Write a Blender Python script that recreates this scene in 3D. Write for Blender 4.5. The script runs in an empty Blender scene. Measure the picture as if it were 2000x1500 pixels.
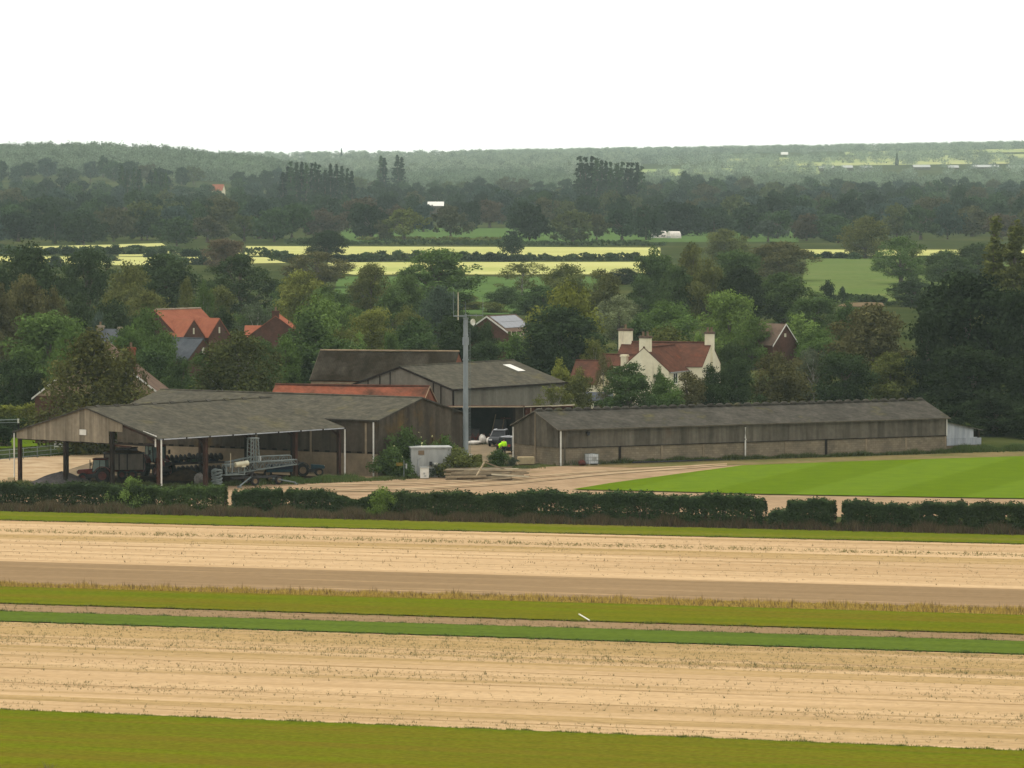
import bpy, bmesh, math, random
import numpy as np
from mathutils import Vector, Matrix
R = math.radians
rng = np.random.default_rng(7)
random.seed(7)
sc = bpy.context.scene
col = sc.collection

# ------------------------------------------------------------------ camera
CH = 30.0; FPX = 9590.0; HZ = 305.0          # camera height, focal length and horizon row of the 2000 px wide photograph
PITCH = math.atan((750 - HZ) / FPX)
cam = bpy.data.cameras.new("camera"); co = bpy.data.objects.new("camera", cam); col.objects.link(co)
cam.sensor_width = 36; cam.lens = FPX / 2000 * 36; cam.clip_start = 1; cam.clip_end = 30000
co.location = (0, 0, CH); co.rotation_euler = (R(90) - PITCH, 0, 0)
sc.camera = co

# ------------------------------------------------------------------ sky and sun
SUN_EL, SUN_AZ = 56, -40                      # degrees; azimuth from the view direction, negative = left, beyond the farm
w = bpy.data.worlds.new("World"); sc.world = w; w.use_nodes = True
nt = w.node_tree; nt.nodes.clear()
wo = nt.nodes.new("ShaderNodeOutputWorld"); bg = nt.nodes.new("ShaderNodeBackground")
sky = nt.nodes.new("ShaderNodeTexSky"); sky.sky_type = 'NISHITA'; sky.sun_disc = False
sky.sun_elevation = R(SUN_EL); sky.sun_rotation = R(SUN_AZ); sky.air_density = 1.5; sky.dust_density = 4
mx = nt.nodes.new("ShaderNodeMix"); mx.data_type = 'RGBA'; mx.inputs[0].default_value = 0.85
mx.inputs[7].default_value = (15.6, 15.3, 14.6, 1)   # high white overcast
nt.links.new(sky.outputs[0], mx.inputs[6]); nt.links.new(mx.outputs[2], bg.inputs[0])
bg.inputs[1].default_value = 0.10
nt.links.new(bg.outputs[0], wo.inputs[0])
sl = bpy.data.lights.new("sun", 'SUN'); sl.energy = 2.3; sl.angle = R(10); sl.color = (1, .95, .86)
so = bpy.data.objects.new("sun", sl); col.objects.link(so)
sd = Vector((math.sin(R(SUN_AZ)) * math.cos(R(SUN_EL)), math.cos(R(SUN_AZ)) * math.cos(R(SUN_EL)), math.sin(R(SUN_EL))))
so.rotation_euler = (-sd).to_track_quat('-Z', 'Y').to_euler()
so.location = sd * 300
sc.view_settings.view_transform = 'Standard'; sc.view_settings.look = 'None'
sc.view_settings.exposure = 0.0; sc.view_settings.gamma = 1; sc.view_settings.use_curve_mapping = False
HAZE = 0.00005
sc.render.engine = 'CYCLES'
cy = sc.cycles
cy.max_bounces = 5; cy.diffuse_bounces = 3; cy.glossy_bounces = 2; cy.transmission_bounces = 3; cy.volume_bounces = 0; cy.transparent_max_bounces = 6
cy.use_denoising = True; cy.denoising_prefilter = 'ACCURATE'
cy.use_adaptive_sampling = False

# ------------------------------------------------------------------ terrain and pixel-to-ground
def sm(t):
    t = np.clip(t, 0, 1); return t * t * (3 - 2 * t)
def terrain(x, y):
    x = np.asarray(x, float); y = np.asarray(y, float)
    u = np.clip(x / np.maximum(y, 1) * FPX, -1400, 1400)
    rise = np.interp(u, [-1400, -500, -100, 300, 1000, 1400], [27, 27, 29, 34, 43, 45])
    z = rise * sm((y - 3000) / 4600)
    hl = np.interp(u, [-1400, -1000, -830, -680, -560, -480, -250], [29, 30.5, 32, 29, 22, 19, 0])
    z = np.maximum(z, hl * sm((y - 2700) / 1500) * (1 - .6 * sm((y - 4400) / 900)))
    return z
def ray(px, py):
    a = (px - 1000) / FPX; b = (750 - py) / FPX
    return np.array([a, math.cos(PITCH) + b * math.sin(PITCH), -math.sin(PITCH) + b * math.cos(PITCH)])
def G(px, py):
    """the ground point that the photograph shows at (px, py)"""
    d = ray(px, py)
    if d[2] < 0:
        t = -CH / d[2]
        if t < 2600: return Vector((d[0] * t, d[1] * t, 0))
    for t in np.arange(2400, 9500, 10):
        if CH + d[2] * t <= terrain(d[0] * t, d[1] * t): return Vector((d[0] * t, d[1] * t, CH + d[2] * t))
    t = 9000; return Vector((d[0] * t, d[1] * t, CH + d[2] * t))
def X(px, D): return (px - 1000) / FPX * D
def Z(py, D): return CH - (py - HZ) / FPX * D

# ------------------------------------------------------------------ materials
def lin(c):
    c = c / 255; return c / 12.92 if c <= .04045 else ((c + .055) / 1.055) ** 2.4
def S(r, g, b, k=1.0):
    k *= 1.12
    return (lin(r) / k, lin(g) / k, lin(b) / k, 1)
MATS = {}
def mat(name, c1, c2=None, scale=1.0, stretch=(1, 1, 1), rot=0, rough=.9, detail=6, lo=.35, hi=.65, fine=0, famt=.25, c3=None, s3=.2, st3=(1, 1, 1), lo3=.5, hi3=.7,
        tint=False, spec=.2, metallic=0, wave=None, brick=None, bump=0):
    m = bpy.data.materials.new(name); m.use_nodes = True; n = m.node_tree.nodes; L = m.node_tree.links; n.clear()
    out = n.new("ShaderNodeOutputMaterial"); p = n.new("ShaderNodeBsdfPrincipled"); L.new(p.outputs[0], out.inputs[0])
    p.inputs['Roughness'].default_value = rough; p.inputs['Specular IOR Level'].default_value = 0 if rough >= .8 else spec; p.inputs['Metallic'].default_value = metallic
    tc = n.new("ShaderNodeTexCoord")
    def coords(st):
        mp = n.new("ShaderNodeMapping"); mp.inputs['Scale'].default_value = st
        r0 = n.new("ShaderNodeMapping"); r0.inputs['Rotation'].default_value = (0, 0, rot)
        L.new(tc.outputs['Object'], r0.inputs[0]); L.new(r0.outputs[0], mp.inputs[0]); return mp.outputs[0]
    def noise(st, s, d):
        t = n.new("ShaderNodeTexNoise"); t.inputs['Scale'].default_value = s; t.inputs['Detail'].default_value = d; t.inputs['Roughness'].default_value = .6
        L.new(coords(st), t.inputs['Vector']); return t.outputs[0]
    def mixc(f, a, b, typ='MIX'):
        q = n.new("ShaderNodeMix"); q.data_type = 'RGBA'; q.blend_type = typ
        if isinstance(f, float): q.inputs[0].default_value = f
        else: L.new(f, q.inputs[0])
        for i, v in ((6, a), (7, b)):
            if isinstance(v, tuple): q.inputs[i].default_value = v
            else: L.new(v, q.inputs[i])
        return q.outputs[2]
    def ramp(v, a, b, c0=0., c1=1.):
        q = n.new("ShaderNodeMapRange"); q.inputs[1].default_value = a; q.inputs[2].default_value = b; q.inputs[3].default_value = c0; q.inputs[4].default_value = c1
        L.new(v, q.inputs[0]); return q.outputs[0]
    c = c1
    if c2 is not None: c = mixc(ramp(noise(stretch, scale, detail), lo, hi), c1, c2)
    if c3 is not None: c = mixc(ramp(noise(st3, s3, 5), lo3, hi3), c, c3)
    if brick:                                   # (scale, mortar colour, width, height)
        b = n.new("ShaderNodeTexBrick"); b.inputs['Scale'].default_value = 1; b.inputs['Brick Width'].default_value = brick[1]; b.inputs['Row Height'].default_value = brick[2]
        b.inputs['Mortar Size'].default_value = brick[3]; b.inputs['Mortar Smooth'].default_value = .3
        b.inputs['Color1'].default_value = (1, 1, 1, 1); b.inputs['Color2'].default_value = (.78, .78, .78, 1); b.inputs['Mortar'].default_value = (brick[0],) * 3 + (1,)
        sx = n.new("ShaderNodeSeparateXYZ"); L.new(tc.outputs['Object'], sx.inputs[0]); ad = n.new("ShaderNodeMath"); L.new(sx.outputs[0], ad.inputs[0]); L.new(sx.outputs[1], ad.inputs[1])
        cb = n.new("ShaderNodeCombineXYZ"); L.new(ad.outputs[0], cb.inputs[0]); L.new(sx.outputs[2], cb.inputs[1]); L.new(cb.outputs[0], b.inputs['Vector'])
        c = mixc(1.0, c, b.outputs[0], 'MULTIPLY')
    if wave:                                    # (axis, scale, depth): ribs or tile courses
        t = n.new("ShaderNodeTexWave"); t.wave_type = 'BANDS'; t.bands_direction = wave[0]; t.inputs['Scale'].default_value = wave[1]; t.inputs['Distortion'].default_value = wave[3] if len(wave) > 3 else .3
        L.new(tc.outputs['Object'], t.inputs['Vector'])
        c = mixc(1.0, c, ramp(t.outputs[1], 0, 1, 1 - wave[2], 1.), 'MULTIPLY')
    if fine: c = mixc(1.0, c, ramp(noise((1, 1, 1), fine, 3), .25, .75, 1 - famt, 1 + famt), 'MULTIPLY')
    if tint:
        a = n.new("ShaderNodeAttribute"); a.attribute_name = "tint"; c = mixc(1.0, c, a.outputs[2], 'MULTIPLY')
    if isinstance(c, tuple): p.inputs['Base Color'].default_value = c
    else: L.new(c, p.inputs['Base Color'])
    if bump:
        bp = n.new("ShaderNodeBump"); bp.inputs['Strength'].default_value = .6; bp.inputs['Distance'].default_value = bump
        L.new(noise(stretch, scale * 2, 5), bp.inputs['Height']); L.new(bp.outputs[0], p.inputs['Normal'])
    MATS[name] = m; return m
def leafmat(name, c=None, amt=.6, trans=.22):
    """foliage: the object's colour (or c) varied by the leaf's own tint, half lit through"""
    m = bpy.data.materials.new(name); m.use_nodes = True; n = m.node_tree.nodes; L = m.node_tree.links; n.clear()
    out = n.new("ShaderNodeOutputMaterial"); d = n.new("ShaderNodeBsdfDiffuse"); t = n.new("ShaderNodeBsdfTranslucent"); ms = n.new("ShaderNodeMixShader"); ms.inputs[0].default_value = trans
    a = n.new("ShaderNodeAttribute"); a.attribute_name = "tint"
    mr = n.new("ShaderNodeMapRange"); mr.inputs[3].default_value = 1 - amt; mr.inputs[4].default_value = 1 + amt; L.new(a.outputs[2], mr.inputs[0])
    mu = n.new("ShaderNodeMix"); mu.data_type = 'RGBA'; mu.blend_type = 'MULTIPLY'; mu.inputs[0].default_value = 1
    if c is None: o = n.new("ShaderNodeObjectInfo"); L.new(o.outputs['Color'], mu.inputs[6])
    else: mu.inputs[6].default_value = c
    L.new(mr.outputs[0], mu.inputs[7])
    # yellower where the tint is high
    yl = n.new("ShaderNodeMix"); yl.data_type = 'RGBA'; yl.blend_type = 'MULTIPLY'; L.new(mr.outputs[0], yl.inputs[0]) if False else None
    L.new(mu.outputs[2], d.inputs[0]); L.new(mu.outputs[2], t.inputs[0]); L.new(d.outputs[0], ms.inputs[1]); L.new(t.outputs[0], ms.inputs[2]); L.new(ms.outputs[0], out.inputs[0])
    n.remove(yl); MATS[name] = m; return m
SA = R(17.5)                                   # the strips run at -17.5 degrees: rotate their coordinates back
mat('meadow', S(74, 82, 44, 1.5), S(58, 70, 38, 1.5), .05, c3=S(92, 94, 54, 1.5), s3=.02, fine=.8)
mat('turf', S(116, 123, 22, 1.5), S(104, 116, 22, 1.5), .5, (.05, 1, 1), SA, fine=3, famt=.24, c3=S(122, 112, 34, 1.5), s3=.4, st3=(.05, .9, 1), lo3=.42, hi3=.62, lo=.42, hi=.58)
mat('turf_far', S(118, 123, 28, 1.5), S(102, 116, 28, 1.5), .5, (.06, 1, 1), SA, fine=2.2, famt=.22, c3=S(132, 124, 54, 1.45), s3=.3, st3=(.1, 1, 1))
mat('turf_blue', S(104, 122, 44, 1.5), S(92, 110, 42, 1.5), .7, (.05, 1, 1), SA, fine=2.6, famt=.22)
mat('straw', S(220, 187, 142, 1.5), S(200, 168, 124, 1.5), .4, (.05, 1, 1), SA, fine=1.5, famt=.14, c3=S(180, 152, 106, 1.42), s3=.42, st3=(.03, 1, 1), lo3=.50, hi3=.68, lo=.4, hi=.6)
mat('straw_far', S(224, 191, 147, 1.5), S(206, 174, 131, 1.5), .4, (.05, 1, 1), SA, fine=1.3, famt=.12, c3=S(190, 158, 116, 1.42), s3=.3, st3=(.025, 1, 1), lo3=.5, hi3=.66, lo=.4, hi=.6)
mat('soil', S(166, 139, 104, 1.5), S(152, 127, 94, 1.5), .6, (.08, 1, 1), SA, fine=1.4, famt=.1, c3=S(204, 172, 128, 1.5), s3=.4, st3=(.03, 1, 1), lo3=.62, hi3=.7)
mat('straw_weedy', S(196, 165, 115, 1.5), S(174, 147, 98, 1.5), .4, (.05, 1, 1), SA, fine=1.5, famt=.16, c3=S(206, 174, 128, 1.5), s3=.5, st3=(.03, 1, 1), lo3=.48, hi3=.62)
mat('wheel_soil', S(172, 142, 100, 1.5), S(206, 174, 128, 1.5), .5, (.12, 1, 1), SA, fine=1.4, famt=.15, lo=.4, hi=.6)
mat('turf_edge', S(50, 42, 22, 1.2), S(36, 32, 16, 1.2), 3)
mat('dead_grass', S(150, 128, 62, 1.4), S(120, 104, 50, 1.4), .6, fine=1.6, famt=.25)
mat('hedge_foot', S(84, 68, 46, 1.5), S(66, 58, 36, 1.5), .9, fine=1.6, famt=.3)
mat('gravel', S(190, 162, 128, 1.5), S(166, 140, 110, 1.5), .3, fine=1.6, famt=.13, c3=S(138, 122, 88, 1.45), s3=.14, lo3=.55, hi3=.75)
mat('track', S(206, 182, 146, 1.45), S(182, 154, 118, 1.45), .4, fine=1.4, famt=.13, c3=S(150, 128, 100, 1.45), s3=.2, lo3=.55, hi3=.8)
mat('yard', S(152, 134, 108, 1.45), S(122, 110, 90, 1.45), .3, fine=1.5, famt=.14)
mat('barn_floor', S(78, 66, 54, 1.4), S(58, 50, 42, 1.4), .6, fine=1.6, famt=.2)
mat('lawn', S(106, 129, 24, 1.45), S(98, 122, 26, 1.45), .4, fine=1.6, famt=.1)
def lawn_stripes():
    m = MATS['lawn']; n = m.node_tree.nodes; L = m.node_tree.links; p = next(q for q in n if q.type == 'BSDF_PRINCIPLED'); src = p.inputs['Base Color'].links[0].from_socket
    tc = n.new("ShaderNodeTexCoord"); mp = n.new("ShaderNodeMapping"); mp.inputs['Rotation'].default_value = (0, 0, R(18)); L.new(tc.outputs['Object'], mp.inputs[0])
    sx = n.new("ShaderNodeSeparateXYZ"); L.new(mp.outputs[0], sx.inputs[0])
    f = n.new("ShaderNodeMath"); f.operation = 'MULTIPLY_ADD'; f.inputs[1].default_value = 2 * math.pi / 15.5; f.inputs[2].default_value = 0.9; L.new(sx.outputs[0], f.inputs[0])
    s = n.new("ShaderNodeMath"); s.operation = 'SINE'; L.new(f.outputs[0], s.inputs[0])
    r = n.new("ShaderNodeMapRange"); r.inputs[1].default_value = -.12; r.inputs[2].default_value = .12; L.new(s.outputs[0], r.inputs[0])
    q = n.new("ShaderNodeMix"); q.data_type = 'RGBA'; q.blend_type = 'MULTIPLY'; q.inputs[7].default_value = (1.15, 1.14, 1.7, 1); L.new(r.outputs[0], q.inputs[0]); L.new(src, q.inputs[6])
    L.new(q.outputs[2], p.inputs['Base Color'])
lawn_stripes()
mat('corn', S(204, 202, 134, 1.35), S(188, 188, 114, 1.35), .04, (.3, 1, 1), fine=.5, famt=.12, c3=S(164, 174, 98, 1.35), s3=.012, st3=(.4, 1, 1))
mat('plough', S(134, 114, 88, 1.4), S(112, 98, 74, 1.4), .2, fine=.8, famt=.15)
mat('verge', S(146, 126, 90, 1.45), S(112, 110, 66, 1.45), .5, (.3, .3, 1), fine=1.5, famt=.2)
mat('pasture', S(94, 118, 64, 1.35), S(82, 108, 58, 1.35), .03, fine=.6, famt=.12)
mat('pasture_rough', S(96, 116, 60, 1.35), S(110, 122, 70, 1.35), .03, fine=.5, famt=.2, c3=S(146, 122, 86, 1.35), s3=.03, st3=(.5, 1, 1), lo3=.62, hi3=.8)
mat('pale_field', S(178, 178, 120, 1.3), S(140, 158, 100, 1.3), .003)
# buildings
mat('cement_roof', S(104, 100, 86, 1.4), S(84, 81, 72, 1.4), .9, fine=2.2, famt=.3, c3=S(112, 106, 78, 1.4), s3=.28, lo3=.58, hi3=.75, bump=.03)
mat('cement_roof_dark', S(96, 92, 83, 1.4), S(76, 73, 66, 1.4), .6, fine=2.2, famt=.3, c3=S(112, 108, 74, 1.4), s3=.3, lo3=.6, hi3=.75, bump=.03)
mat('mossy_roof', S(80, 74, 64, 1.4), S(50, 44, 34, 1.4), .5, (1.6, .5, .5), fine=2.2, famt=.35, c3=S(48, 40, 28, 1.4), s3=.25, lo3=.42, hi3=.6, wave=('X', 1.6, .25, 1.5))
mat('pantile_orange', S(168, 100, 76, 1.4), S(134, 88, 70, 1.4), .5, fine=2.2, famt=.25, c3=S(96, 70, 56, 1.4), s3=.2, lo3=.52, hi3=.7, wave=('X', 2.2, .3))
mat('pantile_red', S(124, 84, 68, 1.4), S(98, 72, 61, 1.4), .7, fine=2.2, famt=.25, c3=S(150, 88, 64, 1.35), s3=.35, lo3=.55, hi3=.72, wave=('X', 2.2, .28))
mat('new_tile', S(176, 112, 86, 1.3), S(160, 98, 76, 1.3), .6, fine=2.2, famt=.12, wave=('Z', 2.6, .18, .1))
mat('slate', S(104, 108, 112, 1.4), S(86, 90, 96, 1.4), .8, fine=2.2, famt=.15, wave=('Z', 2.4, .25, .1))
mat('brown_tile', S(136, 116, 100, 1.4), S(116, 98, 86, 1.4), .8, fine=2.2, famt=.15, wave=('Z', 2.6, .15, .1))
mat('sheet_wall', S(94, 88, 76, .85), S(72, 66, 57, .85), .6, (1.5, 1.5, .25), fine=2.2, famt=.18, tint=True, wave=None)
mat('sheet_wall_dark', S(76, 69, 59, .75), S(56, 50, 43, .75), .7, (1.5, 1.5, .2), fine=2.2, famt=.2, c3=S(84, 68, 40, .75), s3=.3, lo3=.55, hi3=.75, tint=True)
mat('corrugated', S(106, 100, 88, .85), S(80, 75, 66, .85), .6, (2.2, 2.2, .22), fine=2.2, famt=.15, tint=True, c3=S(98, 74, 58, .85), s3=.12, st3=(1, 1, .3), lo3=.62, hi3=.72, wave=('X', 2.1, .28, .1))
mat('grey_cladding', S(122, 118, 106, .95), S(100, 96, 86, .95), .5, (1.2, 1.2, .2), fine=2.2, famt=.12, tint=True)
mat('board_cladding', S(134, 124, 106, .8), S(106, 98, 84, .8), .9, (3, 3, .15), fine=2.2, famt=.15, tint=True)
mat('concrete_wall', S(136, 122, 100, .85), S(116, 104, 86, .85), .5, fine=2.2, famt=.15, tint=True)
mat('block_wall', S(132, 120, 100, .85), S(110, 101, 85, .85), .6, fine=2.2, famt=.12, brick=(.72, .44, .22, .025), tint=True)
mat('old_brick', S(138, 88, 68, .95), S(114, 80, 64, .95), .7, fine=2.2, famt=.2, brick=(.8, .23, .075, .012), tint=True)
mat('red_brick', S(98, 70, 60, .95), S(84, 62, 54, .95), .7, fine=2.2, famt=.15, brick=(.85, .23, .075, .012), tint=True)
mat('pale_brick', S(158, 138, 112, .9), S(140, 122, 98, .9), .7, fine=2.2, famt=.12, brick=(.85, .23, .075, .012), tint=True)
mat('cream_render', S(234, 226, 196, 1.0), S(222, 212, 180, 1.0), .6, fine=3, famt=.06, c3=S(180, 168, 138, 1.05), s3=.4, st3=(2, 2, .4), lo3=.62, hi3=.8)
mat('stone', S(170, 156, 134, 1.1), S(140, 128, 110, 1.1), .9, fine=2.2, famt=.15, tint=True)
mat('white_paint', S(238, 236, 226, 1.15), S(218, 214, 200, 1.15), 2, rough=.5)
mat('grey_paint', S(178, 180, 174, 1.1), S(150, 152, 148, 1.1), 1.2, (1, 1, .3), rough=.6, tint=True)
mat('light_metal', S(196, 200, 204, 1.2), S(160, 166, 170, 1.2), 1.5, (1, 1, .2), rough=.5, tint=True, wave=('X', 1.6, .12, .1))
mat('galvanised', S(128, 136, 132, 1.1), S(104, 114, 112, 1.1), 2.5, rough=.55, tint=True)
mat('mast_steel', S(140, 148, 150, 1.0), S(118, 126, 128, 1.0), 1.4, (1, 1, .4), rough=.55, tint=True)
mat('brown_steel', S(70, 50, 43, .9), S(52, 40, 35, .9), 1.3, rough=.8)
mat('dark_steel', S(48, 42, 38, .8), S(34, 30, 28, .8), 1.3, rough=.8)
mat('rust_sheet', S(92, 58, 48, .9), S(66, 44, 38, .9), .9, (2, 2, .2), fine=2.2, famt=.2, wave=('X', 2.2, .3, .1), tint=True)
mat('black_rubber', (.022, .022, .023, 1), (.035, .033, .03, 1), 4, rough=.85)
mat('black_plastic', (.02, .02, .021, 1), rough=.6)
mat('dark_iron', (.03, .031, .034, 1), (.055, .05, .045, 1), 3, rough=.75, tint=True)
mat('red_paint', S(120, 46, 38, 1.1), S(92, 40, 34, 1.1), 2, rough=.45)
mat('dull_red', S(100, 50, 42, 1.1), S(76, 42, 36, 1.1), 2, rough=.6)
mat('blue_paint', S(34, 70, 80, 1.1), S(26, 52, 62, 1.1), 2, rough=.5)
mat('navy_paint', S(30, 42, 62, 1.1), S(24, 32, 48, 1.1), 2, rough=.5)
mat('trailer_grey', S(132, 124, 110, .7), S(108, 102, 92, .7), 1.2, (1, 1, .3), fine=2.2, famt=.15, rough=.7, tint=True)
mat('cab_glass', S(120, 142, 138, 1.0), S(96, 118, 116, 1.0), .8, rough=.12, spec=.6)
mat('dark_glass', (.012, .013, .015, 1), rough=.2, spec=.12)
mat('car_black', (.012, .013, .016, 1), rough=.35, spec=.3)
mat('glint_white', S(225, 226, 228, 1.1), rough=.3, spec=.5)
mat('solar_glass', S(70, 74, 80, 1.0), (.05, .055, .065, 1), .5, rough=.12, spec=1.0)
mat('cream_tank', S(206, 202, 174, 1.0), S(190, 184, 156, 1.0), 2, rough=.5)
mat('tote_plastic', S(226, 228, 226, 1.1), S(200, 204, 204, 1.1), 2, rough=.4)
mat('white_sheet', S(226, 220, 208, 1.1), S(186, 178, 166, 1.1), 2.5, rough=.7)
mat('crumpled_sheet', S(158, 152, 142, .9), S(120, 114, 106, .9), 3, rough=.7)
mat('aggregate', S(84, 80, 78, .95), S(64, 61, 60, .95), 2.5, fine=12, famt=.25)
mat('earth', S(84, 66, 48, .9), S(62, 52, 40, .9), 2, fine=8, famt=.3)
mat('timber', S(176, 160, 132, 1.05), S(136, 122, 100, 1.05), 1.5, (.5, 3, 3), fine=2.2, famt=.15, tint=True)
mat('pale_timber', S(214, 204, 178, 1.1), S(190, 178, 150, 1.1), 1.5, rough=.8)
mat('limestone_block', S(194, 176, 138, 1.15), S(172, 154, 120, 1.15), 1.5, fine=2.2, famt=.12)
mat('green_plastic', S(74, 92, 74, .9), S(60, 76, 62, .9), 2, rough=.6)
mat('hi_vis', S(196, 255, 40, .8), S(170, 240, 20, .8), 3, rough=.7)
mat('reflective', S(220, 220, 215, 1), rough=.4)
mat('skin', S(190, 140, 112, 1.1), rough=.6)
mat('dark_cloth', (.02, .021, .026, 1), (.03, .03, .035, 1), 5, rough=.95)
mat('dark_hair', (.018, .014, .011, 1), rough=.7)
mat('chimney_pot', S(132, 112, 88, 1.0), S(112, 96, 78, 1.0), 3)
mat('window_white', S(230, 228, 218, 1.1), rough=.5)
mat('flower', S(226, 226, 160, 1.2), rough=.8)
mat('shadow_void', (.012, .011, .010, 1), rough=1)
mat('red_lamp', S(150, 60, 40, 1), rough=.6)
mat('interior_shade', (.022, .02, .018, 1), (.012, .011, .01, 1), 1.5, rough=.95)  # near-black paints in the shade on the implement shed's inner walls
LEAF = leafmat('foliage')
BARK = mat('bark', (.075, .06, .045, 1), (.14, .115, .09, 1), 3, (1, 1, .2), rough=1)
PALEBARK = mat('pale_bark', (.38, .36, .31, 1), (.16, .14, .12, 1), 3, (1, 1, .3), rough=1)

# ------------------------------------------------------------------ mesh helpers
class MB:
    def __init__(s): s.v = []; s.f = []; s.t = []
    def add(s, vs, fs, tint=1.):
        b = len(s.v); s.v += [tuple(p) for p in vs]; s.f += [tuple(i + b for i in f) for f in fs]; s.t += [tint] * len(fs); return s
    def box(s, lo, hi, M=None, tint=1.):
        (a, b, c), (d, e, f) = lo, hi
        vs = [(a, b, c), (d, b, c), (d, e, c), (a, e, c), (a, b, f), (d, b, f), (d, e, f), (a, e, f)]
        if M is not None: vs = [M @ Vector(p) for p in vs]
        return s.add(vs, [(3, 2, 1, 0), (4, 5, 6, 7), (0, 1, 5, 4), (1, 2, 6, 5), (2, 3, 7, 6), (3, 0, 4, 7)], tint)
    def slab(s, quad, th, tint=1.):
        """a plate of thickness th below the quad"""
        q = [Vector(p) for p in quad]; n = (q[1] - q[0]).cross(q[2] - q[0]).normalized(); k = len(q)
        vs = q + [p - n * th for p in q]
        return s.add(vs, [tuple(range(k)), tuple(range(2 * k - 1, k - 1, -1))] + [(i, i + k, (i + 1) % k + k, (i + 1) % k) for i in range(k)], tint)
    def beam(s, a, b, w, h=None, tint=1.):
        a, b = Vector(a), Vector(b); h = h or w; d = (b - a); L = d.length
        M = Matrix.Translation(a) @ d.to_track_quat('X', 'Z').to_matrix().to_4x4()
        return s.box((0, -w / 2, -h / 2), (L, w / 2, h / 2), M, tint)
    def tube(s, pts, rad, n=6, cap=True, tint=1.):
        pts = [Vector(p) for p in pts]; rad = rad if hasattr(rad, '__len__') else [rad] * len(pts); vs = []; fs = []
        for i, p in enumerate(pts):
            d = (pts[min(i + 1, len(pts) - 1)] - pts[max(i - 1, 0)]).normalized()
            q = d.to_track_quat('Z', 'X')
            vs += [p + q @ Vector((rad[i] * math.cos(2 * math.pi * k / n), rad[i] * math.sin(2 * math.pi * k / n), 0)) for k in range(n)]
        for i in range(len(pts) - 1):
            fs += [(i * n + k, i * n + (k + 1) % n, (i + 1) * n + (k + 1) % n, (i + 1) * n + k) for k in range(n)]
        if cap: fs += [tuple(range(n - 1, -1, -1)), tuple((len(pts) - 1) * n + k for k in range(n))]
        return s.add(vs, fs, tint)
    def lathe(s, prof, n=20, M=None, tint=1.):
        vs = []; fs = []; k = len(prof)
        for i in range(n):
            a = 2 * math.pi * i / n
            vs += [(r * math.cos(a), r * math.sin(a), z) for r, z in prof]
        for i in range(n):
            j = (i + 1) % n
            fs += [(i * k + q, j * k + q, j * k + q + 1, i * k + q + 1) for q in range(k - 1)]
        if M is not None: vs = [M @ Vector(p) for p in vs]
        return s.add(vs, fs, tint)
    def prism(s, poly, axis, lo, hi, M=None, tint=1.):
        """poly: (a, b) points extruded along axis ('x','y','z') from lo to hi"""
        def mk(a, b, t): return {'x': (t, a, b), 'y': (a, t, b), 'z': (a, b, t)}[axis]
        k = len(poly); vs = [mk(a, b, lo) for a, b in poly] + [mk(a, b, hi) for a, b in poly]
        if M is not None: vs = [M @ Vector(p) for p in vs]
        return s.add(vs, [tuple(range(k - 1, -1, -1)), tuple(range(k, 2 * k))] + [(i, (i + 1) % k, (i + 1) % k + k, i + k) for i in range(k)], tint)
    def blob(s, c, r, seed=0, n=10, rough=.15, tint=1.):
        rg = np.random.default_rng(seed); vs = []; fs = []; rows = n // 2 + 1; ph = rg.uniform(0, 6, 6)
        for i in range(rows + 1):
            th = math.pi * i / rows
            for j in range(n):
                a = 2 * math.pi * j / n
                k = 1 + rough * (math.sin(2 * a + ph[0]) * math.sin(2 * th + ph[1]) + .7 * math.sin(3 * a + ph[2] + 2 * th) + .5 * math.sin(5 * a + ph[3]) * math.sin(4 * th + ph[4]))
                vs.append((c[0] + r[0] * k * math.sin(th) * math.cos(a), c[1] + r[1] * k * math.sin(th) * math.sin(a), c[2] + r[2] * k * math.cos(th)))
        for i in range(rows):
            fs += [(i * n + j, (i + 1) * n + j, (i + 1) * n + (j + 1) % n, i * n + (j + 1) % n) for j in range(n)]
        return s.add(vs, fs, tint)
    def mesh(s, name, m, smooth=False):
        me = bpy.data.meshes.new(name); me.from_pydata(s.v, [], s.f); me.materials.append(m)
        bm = bmesh.new(); bm.from_mesh(me); bmesh.ops.recalc_face_normals(bm, faces=bm.faces); bm.to_mesh(me); bm.free()
        at = me.attributes.new("tint", 'FLOAT', 'FACE'); at.data.foreach_set('value', s.t)
        if smooth: me.shade_smooth()
        return me
    def build(s, name, m, parent=None, smooth=False, bevel=0):
        o = bpy.data.objects.new(name, s.mesh(name, m, smooth)); col.objects.link(o)
        if parent is not None: o.parent = parent
        if bevel:
            b = o.modifiers.new("bevel", 'BEVEL'); b.width = bevel; b.segments = 2; b.limit_method = 'ANGLE'
        return o
def tag(o, label=None, cat=None, group=None, kind=None):
    if label: o['label'] = label
    if cat: o['category'] = cat
    if group: o['group'] = group
    if kind: o['kind'] = kind
    return o
def thing(name, loc, yaw=0, label=None, cat=None, group=None):
    o = bpy.data.objects.new(name, None); col.objects.link(o); o.location = loc; o.rotation_euler = (0, 0, yaw); o.empty_display_size = .5
    return tag(o, label, cat, group)
def copy_tree(o, parent=None):
    c = o.copy(); col.objects.link(c); c.parent = parent
    for ch in list(o.children): copy_tree(ch, c)
    return c
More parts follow.
